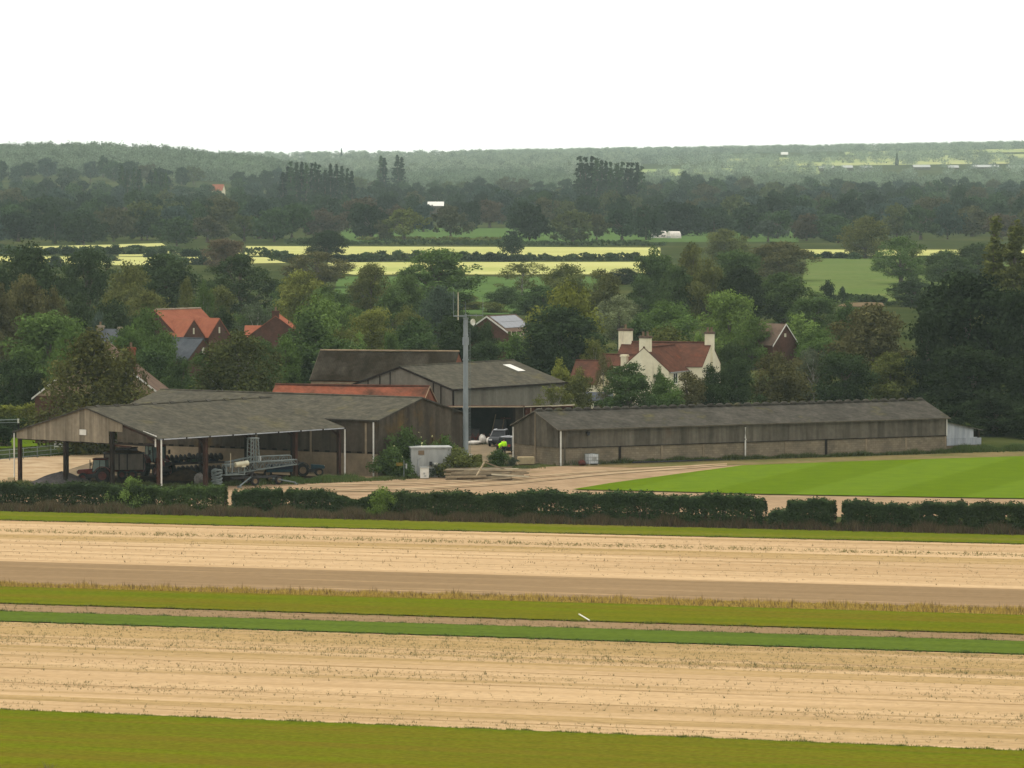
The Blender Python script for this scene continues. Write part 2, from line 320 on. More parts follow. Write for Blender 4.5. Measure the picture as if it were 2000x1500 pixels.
def npmesh(name, v, nper, m, tint=None):
    """v: (n*nper, 3) corner points, nper corners to a face"""
    n = len(v) // nper; me = bpy.data.meshes.new(name); me.vertices.add(len(v)); me.vertices.foreach_set('co', np.ascontiguousarray(v, dtype=np.float32).ravel())
    me.loops.add(len(v)); me.loops.foreach_set('vertex_index', np.arange(len(v), dtype=np.int32))
    me.polygons.add(n); me.polygons.foreach_set('loop_start', np.arange(0, len(v), nper, dtype=np.int32))
    me.update(calc_edges=True); me.materials.append(m)
    if tint is not None:
        at = me.attributes.new("tint", 'FLOAT', 'FACE'); at.data.foreach_set('value', np.ascontiguousarray(tint, dtype=np.float32))
    return me
def meshobj(name, me, parent=None):
    o = bpy.data.objects.new(name, me); col.objects.link(o)
    if parent is not None: o.parent = parent
    return o
def unit(a): return a / np.maximum(np.linalg.norm(a, axis=1, keepdims=True), 1e-9)
def leaves(pos, nrm, ln, wd, rg, spread=.6, hang=0.):
    """a rhombus leaf spray at every point, facing roughly along nrm"""
    n = len(pos); nn = unit(nrm + rg.normal(0, spread, (n, 3)))
    a = rg.normal(0, 1, (n, 3)); a[:, 2] -= hang * 3; t = unit(a - nn * np.sum(a * nn, 1, keepdims=True)); b = np.cross(nn, t)
    l = (ln * rg.uniform(.6, 1.3, n))[:, None]; q = (wd * rg.uniform(.6, 1.3, n))[:, None]
    v = np.stack([pos - t * l * .5, pos + b * q * .5, pos + t * l * .5 + nn * l * .08, pos - b * q * .5], 1)
    return v.reshape(-1, 3)
# ------------------------------------------------------------------ ground, fields, yard
def sheet(name, pts, z, m, kind='structure', thick=0, edge=None):
    """a flat sheet on the ground through world points, z above the ground"""
    me = bpy.data.meshes.new(name); n = len(pts)
    if thick:
        vs = [(p[0], p[1], z) for p in pts] + [(p[0], p[1], z - thick) for p in pts]
        fs = [tuple(range(n))] + [(i, i + n, (i + 1) % n + n, (i + 1) % n) for i in range(n)]
        me.from_pydata(vs, [], fs); me.materials.append(m); me.materials.append(edge)
        for p in me.polygons: p.material_index = 0 if p.index == 0 else 1
    else:
        me.from_pydata([(p[0], p[1], z) for p in pts], [], [tuple(range(n))]); me.materials.append(m)
    bm = bmesh.new(); bm.from_mesh(me); bmesh.ops.recalc_face_normals(bm, faces=bm.faces)
    if bm.faces[:][0].normal.z < 0: bmesh.ops.reverse_faces(bm, faces=bm.faces[:])
    bm.to_mesh(me); bm.free()
    o = meshobj(name, me); tag(o, kind=kind); return o
def terrain_sheet(name, xs, ys, m, dz=0, kind='structure'):
    Xg, Yg = np.meshgrid(xs, ys); Zg = terrain(Xg, Yg) + dz; nx, ny = len(xs), len(ys)
    v = np.stack([Xg, Yg, Zg], -1).reshape(-1, 3)
    f = [(j * nx + i, j * nx + i + 1, (j + 1) * nx + i + 1, (j + 1) * nx + i) for j in range(ny - 1) for i in range(nx - 1)]
    me = bpy.data.meshes.new(name); me.from_pydata([tuple(p) for p in v], [], f); me.materials.append(m); me.shade_smooth()
    return tag(meshobj(name, me), kind=kind)
terrain_sheet('ground', np.linspace(-2600, 2600, 66), np.concatenate([[-150, 100, 600, 1200, 1800, 2400], np.arange(2600, 9001, 130)]), MATS['meadow'])
def line(yl, yr):
    """a strip edge: through its two points at the photograph's left and right side, carried on both ways"""
    a = G(0, yl); b = G(2000, yr); d = (b - a).normalized(); return (a - d * 60, b + d * 60)
E_ = {k: line(*v) for k, v in dict(g1t=(999, 1041), g1b=(1017, 1064), s1=(1096.5, 1152), b1=(1141, 1189), t1t=(1148, 1204), t1b=(1180, 1241), so=(1196, 1255), t2b=(1215, 1280), s2=(1388, 1469)).items()}
def strip(name, a, b, z, m, **k): return sheet(name, [*E_[a], *reversed(E_[b])], z, m, **k)
ex = E_['s2']; E_['near'] = tuple(p + Vector((-9, -40, 0)) for p in ex)
strip('straw_strip', 'g1b', 's1', .03, MATS['straw_far'])
strip('soil_strip', 's1', 'b1', .034, MATS['soil'])
strip('grass_fringe', 'b1', 't1t', .03, MATS['dead_grass'])
strip('turf_strip', 'g1t', 'g1b', .09, MATS['turf_far'], thick=.09, edge=MATS['turf_edge'])
strip('turf_strip', 't1t', 't1b', .10, MATS['turf'], thick=.10, edge=MATS['turf_edge'])
strip('soil_strip', 't1b', 'so', .03, MATS['soil'])
strip('turf_strip', 'so', 't2b', .10, MATS['turf_blue'], thick=.10, edge=MATS['turf_edge'])
strip('straw_strip', 't2b', 's2', .03, MATS['straw'])
strip('turf_strip', 's2', 'near', .08, MATS['turf'], thick=.08, edge=MATS['turf_edge'])
def track(e0, e1, f, wd, z, m):
    a0, a1 = E_[e0]; b0, b1 = E_[e1]; p, q = a0.lerp(b0, f), a1.lerp(b1, f); n = Vector((-(q - p).y, (q - p).x, 0)).normalized() * wd / 2
    return sheet('wheel_track', [p - n, q - n, q + n, p + n], z, m)
track('t2b', 's2', .13, 11.5, .033, MATS['straw_weedy']); track('t2b', 's2', .33, 3.2, .033, MATS['straw_weedy']); track('t2b', 's2', .87, 2.2, .033, MATS['straw_weedy'])
for f_, w_ in ((.05, .4), (.19, .5), (.255, .4), (.41, .3), (.56, .5), (.72, .3), (.93, .3)): track('t2b', 's2', f_, w_, .036, MATS['wheel_soil'])
track('g1b', 's1', .42, 5.0, .033, MATS['straw_weedy'])
for f_, w_ in ((.06, 1.6), (.2, .4), (.58, .5), (.78, .4)): track('g1b', 's1', f_, w_, .036, MATS['wheel_soil'])
sheet('hedge_bank', [*line(985, 1030), *reversed(line(1000, 1042))], .055, MATS['hedge_foot'])
def poly(*pp): return [G(*p) for p in pp]
sheet('gravel_track', poly((-300, 1000), (-300, 930), (60, 915), (420, 940), (640, 930), (1000, 915), (1250, 905), (2300, 880), (2400, 1010), (1500, 1010), (600, 985)), .03, MATS['gravel'])
sheet('yard', poly((-200, 905), (190, 880), (330, 878), (700, 868), (880, 862), (1010, 858), (1060, 905), (930, 916), (640, 931), (420, 941), (60, 941), (-200, 960)), .06, MATS['yard'])
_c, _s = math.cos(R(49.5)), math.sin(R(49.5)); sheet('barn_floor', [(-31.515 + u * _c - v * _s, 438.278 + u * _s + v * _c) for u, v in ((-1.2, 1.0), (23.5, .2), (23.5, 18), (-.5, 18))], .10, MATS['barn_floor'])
sheet('access_track', poly((-200, 908), (0, 899), (190, 884.5), (260, 879), (215, 893), (60, 943), (-60, 962), (-300, 960)), .09, MATS['track'])
for i_, dy_ in enumerate((0, 4.5, 15, 19)): sheet('wheel_rut', poly((600, 947 + dy_ * .7), (800, 944 + dy_ * .7), (1000, 934 + dy_ * .6), (1200, 918 + dy_ * .4), (1420, 906 + dy_ * .2), (1420, 907 + dy_ * .2), (1200, 919.3 + dy_ * .4), (1000, 935.6 + dy_ * .6), (800, 945.8 + dy_ * .7), (600, 948.8 + dy_ * .7)), .066 + .004 * i_, MATS['track'])
sheet('track_verge', poly((1235, 914), (1460, 908.5), (1700, 901.5), (2300, 883.5), (2300, 875), (1850, 883.5), (1480, 895), (1095, 910)), .05, MATS['verge'])
sheet('lawn', poly((1118, 958), (1190, 946), (1300, 931), (1450, 911), (1700, 902), (2300, 884), (2300, 983), (2000, 976), (1500, 967.5), (1300, 962)), .12, MATS['lawn'])
sheet('garden_lawn', poly((-100, 882), (-100, 850), (20, 850), (78, 852), (100, 868), (70, 872)), .05, MATS['lawn'])
sheet('corn_field', poly((480, 481), (1290, 484), (1290, 503), (1000, 501), (700, 498), (480, 500)), .1, MATS['corn'])
sheet('corn_field', poly((640, 513), (1290, 512), (1290, 536.5), (690, 537), (640, 530)), .1, MATS['corn'])
sheet('corn_field', poly((40, 482.5), (316, 475.5), (326, 481), (150, 486), (40, 488)), .1, MATS['corn'])
sheet('corn_field', poly((232, 494), (480, 487), (480, 500), (232, 501)), .1, MATS['corn'])
sheet('corn_field', poly((-60, 501), (520, 503), (560, 514), (240, 519), (-60, 509)), .1, MATS['corn'])
sheet('corn_field', poly((1555, 500), (1555, 487.5), (1690, 488.5), (2300, 488), (2300, 500)), .12, MATS['corn'])
sheet('pasture', poly((660, 473), (670, 446), (1300, 446), (1560, 452), (1560, 473), (1300, 473)), .1, MATS['pasture'])
sheet('pasture', poly((1560, 590), (1575, 505), (1800, 505), (2100, 505), (2100, 588), (1740, 590)), .1, MATS['pasture_rough'])
sheet('soil_patch', poly((1636, 599), (1650, 592.5), (1690, 591.5), (1722, 591), (1728, 598), (1690, 600)), .12, MATS['plough'])
sheet('pasture', poly((640, 620), (660, 541), (1180, 541), (1180, 612)), .1, MATS['pasture'])
# ------------------------------------------------------------------ buildings
class Bld:
    """a gabled building: local x along its ridge, y across it, origin at one corner"""
    def __init__(s, name, A, yaw, L, W, he, hr, label, cat, root=None, base=0):
        s.L, s.W, s.he, s.hr = L, W, he, hr; s.sl = (hr - he) / (W / 2)
        s.r = root or thing(name, (A[0], A[1], base), R(yaw), label, cat)
    def roofz(s, y): return s.he + s.sl * min(y, s.W - y)
    def walls(s, m, z0=0, z1=None, th=.15, grow=0, ends=(1, 1), sides=(1, 1), name='wall', jit=.0):
        """z1 None: up to the eaves and gables"""
        L, W, g = s.L, s.W, grow; t1 = s.he if z1 is None else z1; b = MB(); rt = lambda: 1 + random.uniform(-jit, jit)
        if sides[0]: b.box((th - g, -g, z0), (L - th + g, th - g, t1), tint=rt())
        if sides[1]: b.box((th - g, W - th + g, z0), (L - th + g, W + g, t1), tint=rt())
        for e, x in ((0, -g), (1, L - th + g)):
            if not ends[e]: continue
            pg = [(-g, z0), (W + g, z0), (W + g, t1)] + ([(W / 2, s.hr + (g * 0))] if z1 is None else []) + [(-g, t1)]
            b.prism(pg, 'x', x, x + th, tint=rt())
        return b.build(name, m, s.r)
    def sheets(s, m, face, z0, z1, pitch, th=.04, proud=.03, jit=.12, a0=0, a1=None, name='cladding', top=None):
        """upright sheets side by side with the joints and tone differences of old cladding; face: 'x0','x1','y0','y1'"""
        b = MB(); n = s.W if face[0] == 'x' else s.L; a1 = n if a1 is None else a1; k = max(1, round((a1 - a0) / pitch)); d = (a1 - a0) / k
        for i in range(k):
            p, q = a0 + i * d, a0 + (i + 1) * d; tt = 1 + random.uniform(-jit, jit); dz = random.uniform(-.02, .02); pr = proud + (i % 2) * .012
            za, zb = (s.roofz(p), s.roofz(q)) if face[0] == 'x' and top is None else (z1, z1)
            pg = [(p, z0 + dz), (q, z0 + dz), (q, zb)] + ([(s.W / 2, s.hr)] if face[0] == 'x' and top is None and p < s.W / 2 < q else []) + [(p, za)]
            if face == 'x0': b.prism(pg, 'x', -pr - th, -pr, tint=tt)
            elif face == 'x1': b.prism(pg, 'x', s.L + pr, s.L + pr + th, tint=tt)
            elif face == 'y0': b.prism(pg, 'y', -pr - th, -pr, tint=tt)
            else: b.prism(pg, 'y', s.W + pr, s.W + pr + th, tint=tt)
        return b.build(name, m, s.r)
    def roof(s, m, oh=.25, ox=.2, th=.07, up=.06, name='roof', sag=0, lap=True):
        b = MB(); L, W = s.L, s.W; ze = s.he - oh * s.sl + up; zr = s.hr + up
        n = 1 if not sag else 8
        for sgn in (0, 1):
            for i in range(n):
                x0 = -ox + (L + 2 * ox) * i / n; x1 = -ox + (L + 2 * ox) * (i + 1) / n
                d0 = sag * math.sin(math.pi * i / n); d1 = sag * math.sin(math.pi * (i + 1) / n)
                ye = -oh if not sgn else W + oh
                q = [(x0, ye, ze), (x1, ye, ze), (x1, W / 2, zr - d1), (x0, W / 2, zr - d0)]
                if sgn: q = [q[0], q[3], q[2], q[1]]
                b.slab(q, th)
        return b.build(name, m, s.r)
    def ridge(s, m, r=.14, ox=.2, name='ridge_capping', bumps=0, up=.06):
        b = MB()
        if not bumps: b.tube([(-ox, s.W / 2, s.hr + up + .0), (s.L + ox, s.W / 2, s.hr + up)], r, 8)
        else:
            for i in range(bumps):
                x0 = -ox + (s.L + 2 * ox) * (i + .12) / bumps; x1 = -ox + (s.L + 2 * ox) * (i + .88) / bumps; xm = (x0 + x1) / 2
                b.tube([(x0, s.W / 2, s.hr + up + .02), (x0 + .15, s.W / 2, s.hr + up + .06), (xm, s.W / 2, s.hr + up + .09), (x1 - .15, s.W / 2, s.hr + up + .06), (x1, s.W / 2, s.hr + up + .02)], [r * .6, r * .95, r, r * .95, r * .6], 8)
            b.tube([(-ox, s.W / 2, s.hr + up), (s.L + ox, s.W / 2, s.hr + up)], r * .45, 6)
        return b.build(name, m, s.r)
    def gutter(s, m, y='y0', oh=.25, r=.07, name='gutter', ox=.2):
        yy = -oh - r if y == 'y0' else s.W + oh + r; z = s.he - oh * s.sl
        b = MB(); b.box((-ox, yy - r, z - r * .9), (s.L + ox, yy + r, z + r)); return b.build(name, m, s.r)
    def barge(s, m, face='x0', oh=.25, ox=.2, h=.18, w=.05, name='bargeboard', both=True):
        x = -ox - w if face == 'x0' else s.L + ox; b = MB(); ze = s.he - oh * s.sl + .07; zr = s.hr + .09
        for y0, y1 in ((-oh, s.W / 2), (s.W + oh, s.W / 2)):
            pg = [(y0, ze - h), (y1, zr - h), (y1, zr), (y0, ze)]; b.prism(pg, 'x', x, x + w)
        return b.build(name, m, s.r)
    def pipe(s, m, x, y, z0=0, z1=None, r=.07, name='downpipe'):
        b = MB(); b.tube([(x, y, z0), (x, y, s.he if z1 is None else z1)], r, 8); return b.build(name, m, s.r)
    def window(s, face, a, z, w, h, fm='window_white', gm='dark_glass', bars=1):
        """frame a little proud of the wall, its pane a sub-part"""
        f = MB(); t = .07
        def bx(b, p0, z0, p1, z1, d0, d1):
            if face == 'y0': b.box((p0, -d1, z0), (p1, -d0, z1))
            elif face == 'y1': b.box((p0, s.W + d0, z0), (p1, s.W + d1, z1))
            elif face == 'x0': b.box((-d1, p0, z0), (-d0, p1, z1))
            else: b.box((s.L + d0, p0, z0), (s.L + d1, p1, z1))
        bx(f, a, z, a + t, z + h, .005, .06); bx(f, a + w - t, z, a + w, z + h, .005, .06); bx(f, a + t, z, a + w - t, z + t, .005, .06); bx(f, a + t, z + h - t, a + w - t, z + h, .005, .06)
        for i in range(bars): c = a + w * (i + 1) / (bars + 1); bx(f, c - .03, z + t, c + .03, z + h - t, .005, .05)
        fo = f.build('window', MATS[fm], s.r); g = MB(); bx(g, a + t, z + t, a + w - t, z + h - t, .004, .02); g.build('pane', MATS[gm], fo); return fo
    def chimney(s, c, w, d, z0, z1, m, pots=1, capm=None, roof=None):
        b = MB(); b.box((c[0] - w / 2, c[1] - d / 2, z0), (c[0] + w / 2, c[1] + d / 2, z1 - .25)); ch = b.build('chimney', m, roof or s.r)
        k = MB(); k.box((c[0] - w / 2 - .08, c[1] - d / 2 - .08, z1 - .25), (c[0] + w / 2 + .08, c[1] + d / 2 + .08, z1 - .1)); k.box((c[0] - w / 2 - .03, c[1] - d / 2 - .03, z1 - .1), (c[0] + w / 2 + .03, c[1] + d / 2 + .03, z1)); k.build('chimney_cap', capm or MATS['chimney_pot'], ch)
        for i in range(pots):
            a = (i + .5) / pots - .5; px, py = (c[0] + a * w * .9, c[1]) if w >= d else (c[0], c[1] + a * d * .9)
            p = MB(); p.lathe([(.0, 0), (.15, 0), (.13, .3), (.15, .42), (.15, .5), (.1, .5), (.1, .3), (0, .3)], 10, Matrix.Translation((px, py, z1))); p.build('chimney_pot', MATS['chimney_pot'], ch)
        return ch
m_ = MATS
# --- long low shed on the right
B = Bld('long_shed', (4.525, 475.47), 28.7, 45.1, 9.04, 3.56, 5.05, 'long low livestock shed with block walls and a scalloped ridge beside the lawn', 'shed'); LONG = B
B.walls(m_['block_wall'], 0, 1.8, th=.2); B.walls(m_['sheet_wall_dark'], 1.8, None, th=.1, name='upper_wall')
B.sheets(m_['corrugated'], 'y0', 1.74, 3.5, 1.05, jit=.13); B.sheets(m_['sheet_wall'], 'x0', 1.72, 3.5, 1.1, jit=.10, name='gable_cladding')
B.roof(m_['cement_roof_dark'], oh=.3, ox=.25, sag=.06); B.ridge(m_['cement_roof_dark'], r=.19, bumps=42); B.gutter(m_['sheet_wall'], 'y0', .3)
b = MB(); b.box((.1, -.09, 1.66), (45, -.065, 1.735)); b.build('sill_rail', m_['dark_steel'], B.r)
for k in range(9):
    x = 44.9 - 4.76 * k
    if k in (3, 8): MB().box((x - .12, -.1, 0), (x + .12, -.02, 1.66)).build('post', m_['dark_steel'], B.r)
    elif k != 5: MB().box((x - .09, -.06, 0), (x + .09, -.02, 1.66)).build('post', m_['concrete_wall'], B.r)
x = 44.9 - 4.76 * 5
b = MB(); b.tube([(x, -.16, .05), (x, -.16, 1.9), (x + .06, -.2, 2.0), (x, -.16, 2.1), (x, -.16, 3.2)], .075, 8); b.build('downpipe', m_['white_paint'], B.r)
B.pipe(m_['white_paint'], .12, -.2, 0, 3.4, .085); B.pipe(m_['white_paint'], -.12, 8.95, 0, 3.35, .085); B.pipe(m_['white_paint'], 45.0, -.16, 1.7, 3.4, .06)
MB().box((-.14, 4.42, 0), (-.085, 4.58, 4.9)).build('gable_post', m_['concrete_wall'], B.r)
B.barge(m_['sheet_wall'], 'x0', .3, .25, .12); MB().box((.55, -.1, 0), (.72, -.09, 3.4)).build('corner_trim', m_['sheet_wall'], B.r)
b = MB(); b.box((2.95, -.5, 3.05), (3.25, -.1, 3.25)); b.tube([(3.1, -.38, 3.06), (3.1, -.42, 2.9)], [.1, .17], 10); b.build('floodlight', m_['black_plastic'], B.r)
MB().tube([(7.8, -.9, .13), (13, -1.0, .1), (20.5, -.75, .1)], .1, 8).build('black_drainpipe', m_['black_plastic'], None)
o = bpy.data.objects['black_drainpipe']; o.location = B.r.location; o.rotation_euler = B.r.rotation_euler; tag(o, 'long black drain pipe lying along the foot of the long shed', 'pipe')
# white lean-to at its far end
c_ = B.r.matrix_basis @ Vector((45.55, .5, 0)) if False else Vector((4.525 + 45.5 * math.cos(R(28.7)) - .6 * math.sin(R(28.7)), 475.47 + 45.5 * math.sin(R(28.7)) + .6 * math.cos(R(28.7)), 0))
lt = thing('lean_to_shed', c_, R(34), 'small white corrugated lean-to shed at the far end of the long shed', 'shed')
b = MB(); n = 8
for i in range(n):
    x0, x1 = i * .5, (i + 1) * .5; b.prism([(x0, 1.32), (x1, 1.32), (x1, 2.95 - .1 * (i + 1)), (x0, 2.95 - .1 * i)] if i < 7 else [(x0, 1.32), (x1, 1.32), (x1, 1.4), (x0, 1.4)], 'y', 0, .04, tint=1 + random.uniform(-.1, .1))
b.build('upper_sheeting', m_['light_metal'], lt)
b = MB()
for i in range(9): b.box((i * .5, -.03, .62), ((i + 1) * .5, .0, 1.31), tint=.92 + random.uniform(-.12, .1))
b.build('lower_sheeting', m_['light_metal'], lt)
MB().box((0, .02, 0), (4.5, .2, .6)).build('wall', m_['block_wall'], lt)
MB().box((4.05, -.02, 0), (4.25, .2, 2.2)).build('post', m_['dark_steel'], lt)
MB().slab([(-.1, -.25, 3.0), (4.6, -.25, 2.1), (4.6, 3.4, 2.25), (-.1, 3.4, 3.1)], .05).build('roof', m_['grey_cladding'], lt)
b = MB(); b.box((0, 3.1, 0), (4.5, 3.2, 2.1)); b.box((4.4, .2, 0), (4.5, 3.1, 2.0)); b.build('back_wall', m_['sheet_wall_dark'], lt)

# --- open barn in front
B = Bld('open_barn', (-31.515, 438.278), 49.5, 24.07, 18.3, 4.78, 7.22, 'open sided barn with a wide grey cement sheet roof on brown steel posts', 'barn'); OPEN = B
B.roof(m_['cement_roof'], oh=.3, ox=.25, th=.06, sag=.03); B.ridge(m_['cement_roof'], r=.09)
for k in range(10):
    x = 1.0 + k * 2.4; b = MB(); b.prism([(B.W / 2 - .3, 7.22), (B.W / 2, 7.44), (B.W / 2 + .3, 7.22)], 'x', x, x + .55); b.build('ridge_vent', m_['cement_roof_dark'], B.r)
g_ = B.gutter(m_['light_metal'], 'y0', .3, .042); 
b = MB()
for k in range(9): b.box((24.07 * k / 8 - .06, -.5, 4.6), (24.07 * k / 8 + .06, -.43, 4.8))
b.build('gutter_bracket', m_['dark_steel'], g_)
def col_(x, y, z, m='brown_steel', w=.3): MB().box((x - w / 2, y - w / 2, 0), (x + w / 2, y + w / 2, z)).build('post', m_[m], B.r)
for k in range(5):
    x = .15 + 23.77 * k / 4; col_(x, .2, 4.6, w=.34 if k < 4 else .3); col_(x, B.W - .2, 4.6)
    b = MB()
    for sg in (0, 1):
        y0, y1 = (.2, B.W / 2) if not sg else (B.W - .2, B.W / 2)
        b.beam((x, y0, 4.66), (x, y1, 6.98), .2, .36); b.beam((x, y0, 4.0), (x, y0 + (1.4 if not sg else -1.4), 4.85), .14, .2)
    b.build('rafter', m_['brown_steel'], B.r)
for y in (6.1, 12.1): col_(.12, y, 6.0, 'dark_steel', .32); col_(B.L - .12, y, 6.0, 'dark_steel', .3)
b = MB()
for y in np.arange(1.1, 18.2, 1.55):
    if abs(y - B.W / 2) > .5: z = B.roofz(y) - .1; b.box((.3, y - .05, z - .16), (B.L - .3, y + .05, z))
b.build('purlin', m_['dark_steel'], B.r)
MB().beam((.1, .3, 4.1), (.1, 18, 4.1), .1, .16).build('gable_rail', m_['dark_steel'], B.r)
# the gable cladding stops short of the near third of the gable
b = MB(); ys = list(np.arange(6.35, 18.31, .62)); 
for i, y in enumerate(ys):
    q = min(y + .62, 18.3); zb = 4.12 + random.uniform(-.02, .02); pr = .03 + (i % 2) * .015; t = random.choice([1.05, 1.15, 1.0, .9, .72, 1.1])
    pg = [(y, zb), (q, zb), (q, B.roofz(q))] + ([(B.W / 2, 7.22)] if y < B.W / 2 < q else []) + [(y, B.roofz(y))]; b.prism(pg, 'x', -pr - .05, -pr, tint=t)
for i, y in enumerate((4.6, 5.2, 5.8)): b.prism([(y, 5.2), (y + .58, 5.2), (y + .58, B.roofz(y + .58)), (y, B.roofz(y))], 'x', -.09, -.045, tint=.95)
b.build('gable_cladding', m_['board_cladding'], B.r)
MB().box((-.17, 9.15, 4.75), (-.13, 9.85 + .15, 5.25)).build('blank_sign', m_['white_paint'], B.r)
B.barge(m_['cement_roof_dark'], 'x0', .3, .25, .14)
MB().box((-.05, .4, 4.0), (.0, .55, 5.0)).build('white_batten', m_['white_paint'], B.r); MB().beam((-.06, .3, 4.95), (-.06, 2.0, 5.35), .04, .1).build('white_batten', m_['white_paint'], B.r)
B.pipe(m_['white_paint'], -.12, -.35, 0, 4.65, .07); B.pipe(m_['white_paint'], 24.2, -.3, 0, 4.65, .07); B.pipe(m_['white_paint'], -.15, 18.55, 0, 4.6, .06)

# --- barn B: closed, set across the end of the open barn
B = Bld('closed_barn', (-4.75, 471.41), 147.4, 30.5, 14.5, 5.33, 7.05, 'closed grey barn with dark weathered sheet walls behind the open barn', 'barn'); CLOSED = B
B.walls(m_['concrete_wall'], 0, 2.1, th=.2); B.walls(m_['sheet_wall_dark'], 2.1, None, th=.08, name='upper_wall')
B.sheets(m_['sheet_wall_dark'], 'x0', 0.6, 5.3, 1.05, jit=.16, name='gable_cladding'); B.sheets(m_['sheet_wall_dark'], 'y1', 2.3, 5.2, 1.05, jit=.14)
b = MB(); k = 0
for x in np.arange(.6, 30, 1.22): b.box((x, 14.51, 2.12), (x + .55, 14.52, 2.29))
b.build('vent_slot', m_['shadow_void'], B.r)
B.roof(m_['cement_roof'], oh=.3, ox=.25, sag=.05); B.ridge(m_['cement_roof'], r=.1); B.barge(m_['cement_roof_dark'], 'x0', .3, .25, .14); B.gutter(m_['cement_roof_dark'], 'y1', .3)
B.pipe(m_['white_paint'], .3, 14.8, 0, 5.1, .075); B.pipe(m_['white_paint'], -.2, .1, 0, 5.0, .08)
for x in (1.2, 7.5, 13.8, 20, 26): MB().box((x, 14.555, 0), (x + .22, 14.6, 5.0)).build('wall_post', m_['concrete_wall'], B.r)

# --- big grey barn (C)
B = Bld('grey_barn', (-6.308, 519.985), 53.7, 20.2, 13.8, 5.33, 7.5, 'big pale grey sheet clad barn with one white skylight behind the mast', 'barn')
B.walls(m_['grey_cladding'], 0, None); B.sheets(m_['grey_cladding'], 'x0', 1.5, 5.3, .95, jit=.14, name='gable_cladding'); B.sheets(m_['grey_cladding'], 'y0', 1.5, 5.2, 2.5, jit=.06)
b = MB()
for y in (1.4, 2.4, 8.2, 9.6, 11.2): b.box((-.12, y, 2.5), (-.1, y + .14, B.roofz(y) - .15))
b.build('cladding_joint', m_['dark_steel'], B.r)
rf = B.roof(m_['cement_roof'], oh=.25, ox=.2); B.ridge(m_['cement_roof'], r=.1); B.barge(m_['dark_steel'], 'x0', .25, .2, .22); B.gutter(m_['dark_steel'], 'y0', .25, .09); B.pipe(m_['dark_steel'], -.1, -.2, 0, 5.2, .09)
def on_roof(B, x, y, d=.08): return Vector((x, y, B.roofz(y) + .06 + d))
MB().slab([on_roof(B, 16.6, 3.5), on_roof(B, 17.9, 3.5), on_roof(B, 17.9, 5.6), on_roof(B, 16.6, 5.6)], .03).build('skylight', m_['white_paint'], rf)

# --- old barn with mossy roof (D)
B = Bld('mossy_barn', (-22.635, 553.08), -12, 15.93, 9.45, 4.86, 7.92, 'old brick barn with a steep dark mossy roof', 'barn')
B.walls(m_['old_brick'], 0, None, th=.3); B.roof(m_['mossy_roof'], oh=.25, ox=.12, sag=.12); B.ridge(m_['pale_brick'], r=.1, ox=.12); B.barge(m_['sheet_wall'], 'x0', .25, .12, .12)
MB().box((-.02, -.1, 4.35), (15.9, -.04, 4.62)).build('eaves_band', m_['pale_brick'], B.r)
# --- pantile range (E)
B = Bld('pantile_outbuilding', (-25.79, 514.86), -14.3, 16.69, 7.26, 3.67, 5.85, 'low outbuilding with an orange clay pantile roof behind the closed barn', 'outbuilding')
B.walls(m_['old_brick'], 0, None, th=.25); B.roof(m_['pantile_orange'], oh=.2, ox=.1, sag=.1); B.ridge(m_['pantile_red'], r=.12, ox=.1); B.barge(m_['pale_brick'], 'x1', .2, .1, .12)

# --- open fronted implement shed and rusty shed between the barns (F)
f = thing('implement_shed', (-7.0, 512, 0), 0, 'open fronted dark implement shed with a flat roof edge behind the mast', 'shed')
b = MB(); b.box((0, 6.0, 0), (8.2, 6.1, 3.6)); b.box((0, .2, 0), (.1, 6.0, 3.6)); b.box((7.2, .1, 0), (7.3, 6.0, 3.6)); b.build('wall', m_['interior_shade'], f)
MB().slab([(-.3, -.3, 3.92), (8.4, -.3, 3.92), (8.4, 6.4, 3.66), (-.3, 6.4, 3.66)], .08).build('roof', m_['rust_sheet'], f)
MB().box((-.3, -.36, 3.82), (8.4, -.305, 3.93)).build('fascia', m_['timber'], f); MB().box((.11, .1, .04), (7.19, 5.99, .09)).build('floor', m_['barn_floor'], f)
for x in (.3, 7.2): MB().box((x - .1, -.2, 0), (x + .1, 0, 3.8)).build('post', m_['dark_steel'], f)
MB().box((7.35, -.05, 0), (8.2, .05, 3.8)).build('side_panel', m_['sheet_wall_dark'], f)
MB().box((.1, -.1, 3.3), (1.4, .0, 3.78)).build('valance', m_['dark_steel'], f)
f = thing('rusty_shed', (1.5, 509.5, 0), R(3), 'small shed with rusty red corrugated walls at the left end of the long shed', 'shed')
b = MB()
for i in range(6): b.box((i * .8, 0, 0), (i * .8 + .8, .05 + .01 * (i % 2), 4.0), tint=1 + random.uniform(-.2, .15))
b.build('wall', m_['rust_sheet'], f); b = MB(); b.box((0, 4.4, 0), (4.8, 4.5, 3.75)); b.box((0, .07, 0), (.08, 4.4, 3.75)); b.box((4.7, .07, 0), (4.8, 4.4, 3.75)); b.build('back_wall', m_['rust_sheet'], f)
MB().slab([(-.2, -.3, 4.06), (5.0, -.3, 4.06), (5.0, 4.8, 3.85), (-.2, 4.8, 3.85)], .07).build('roof', m_['rust_sheet'], f)
b = MB(); b.beam((-.2, -.33, 4.02), (2.6, -.33, 4.1), .04, .08); b.beam((2.6, -.33, 4.08), (5.0, -.33, 4.2), .04, .12); b.build('fascia', m_['pale_timber'], f)
for x in (.4, 1.5): MB().box((x, -.1, 0), (x + .12, -.02, 3.9)).build('post', m_['timber'], f)

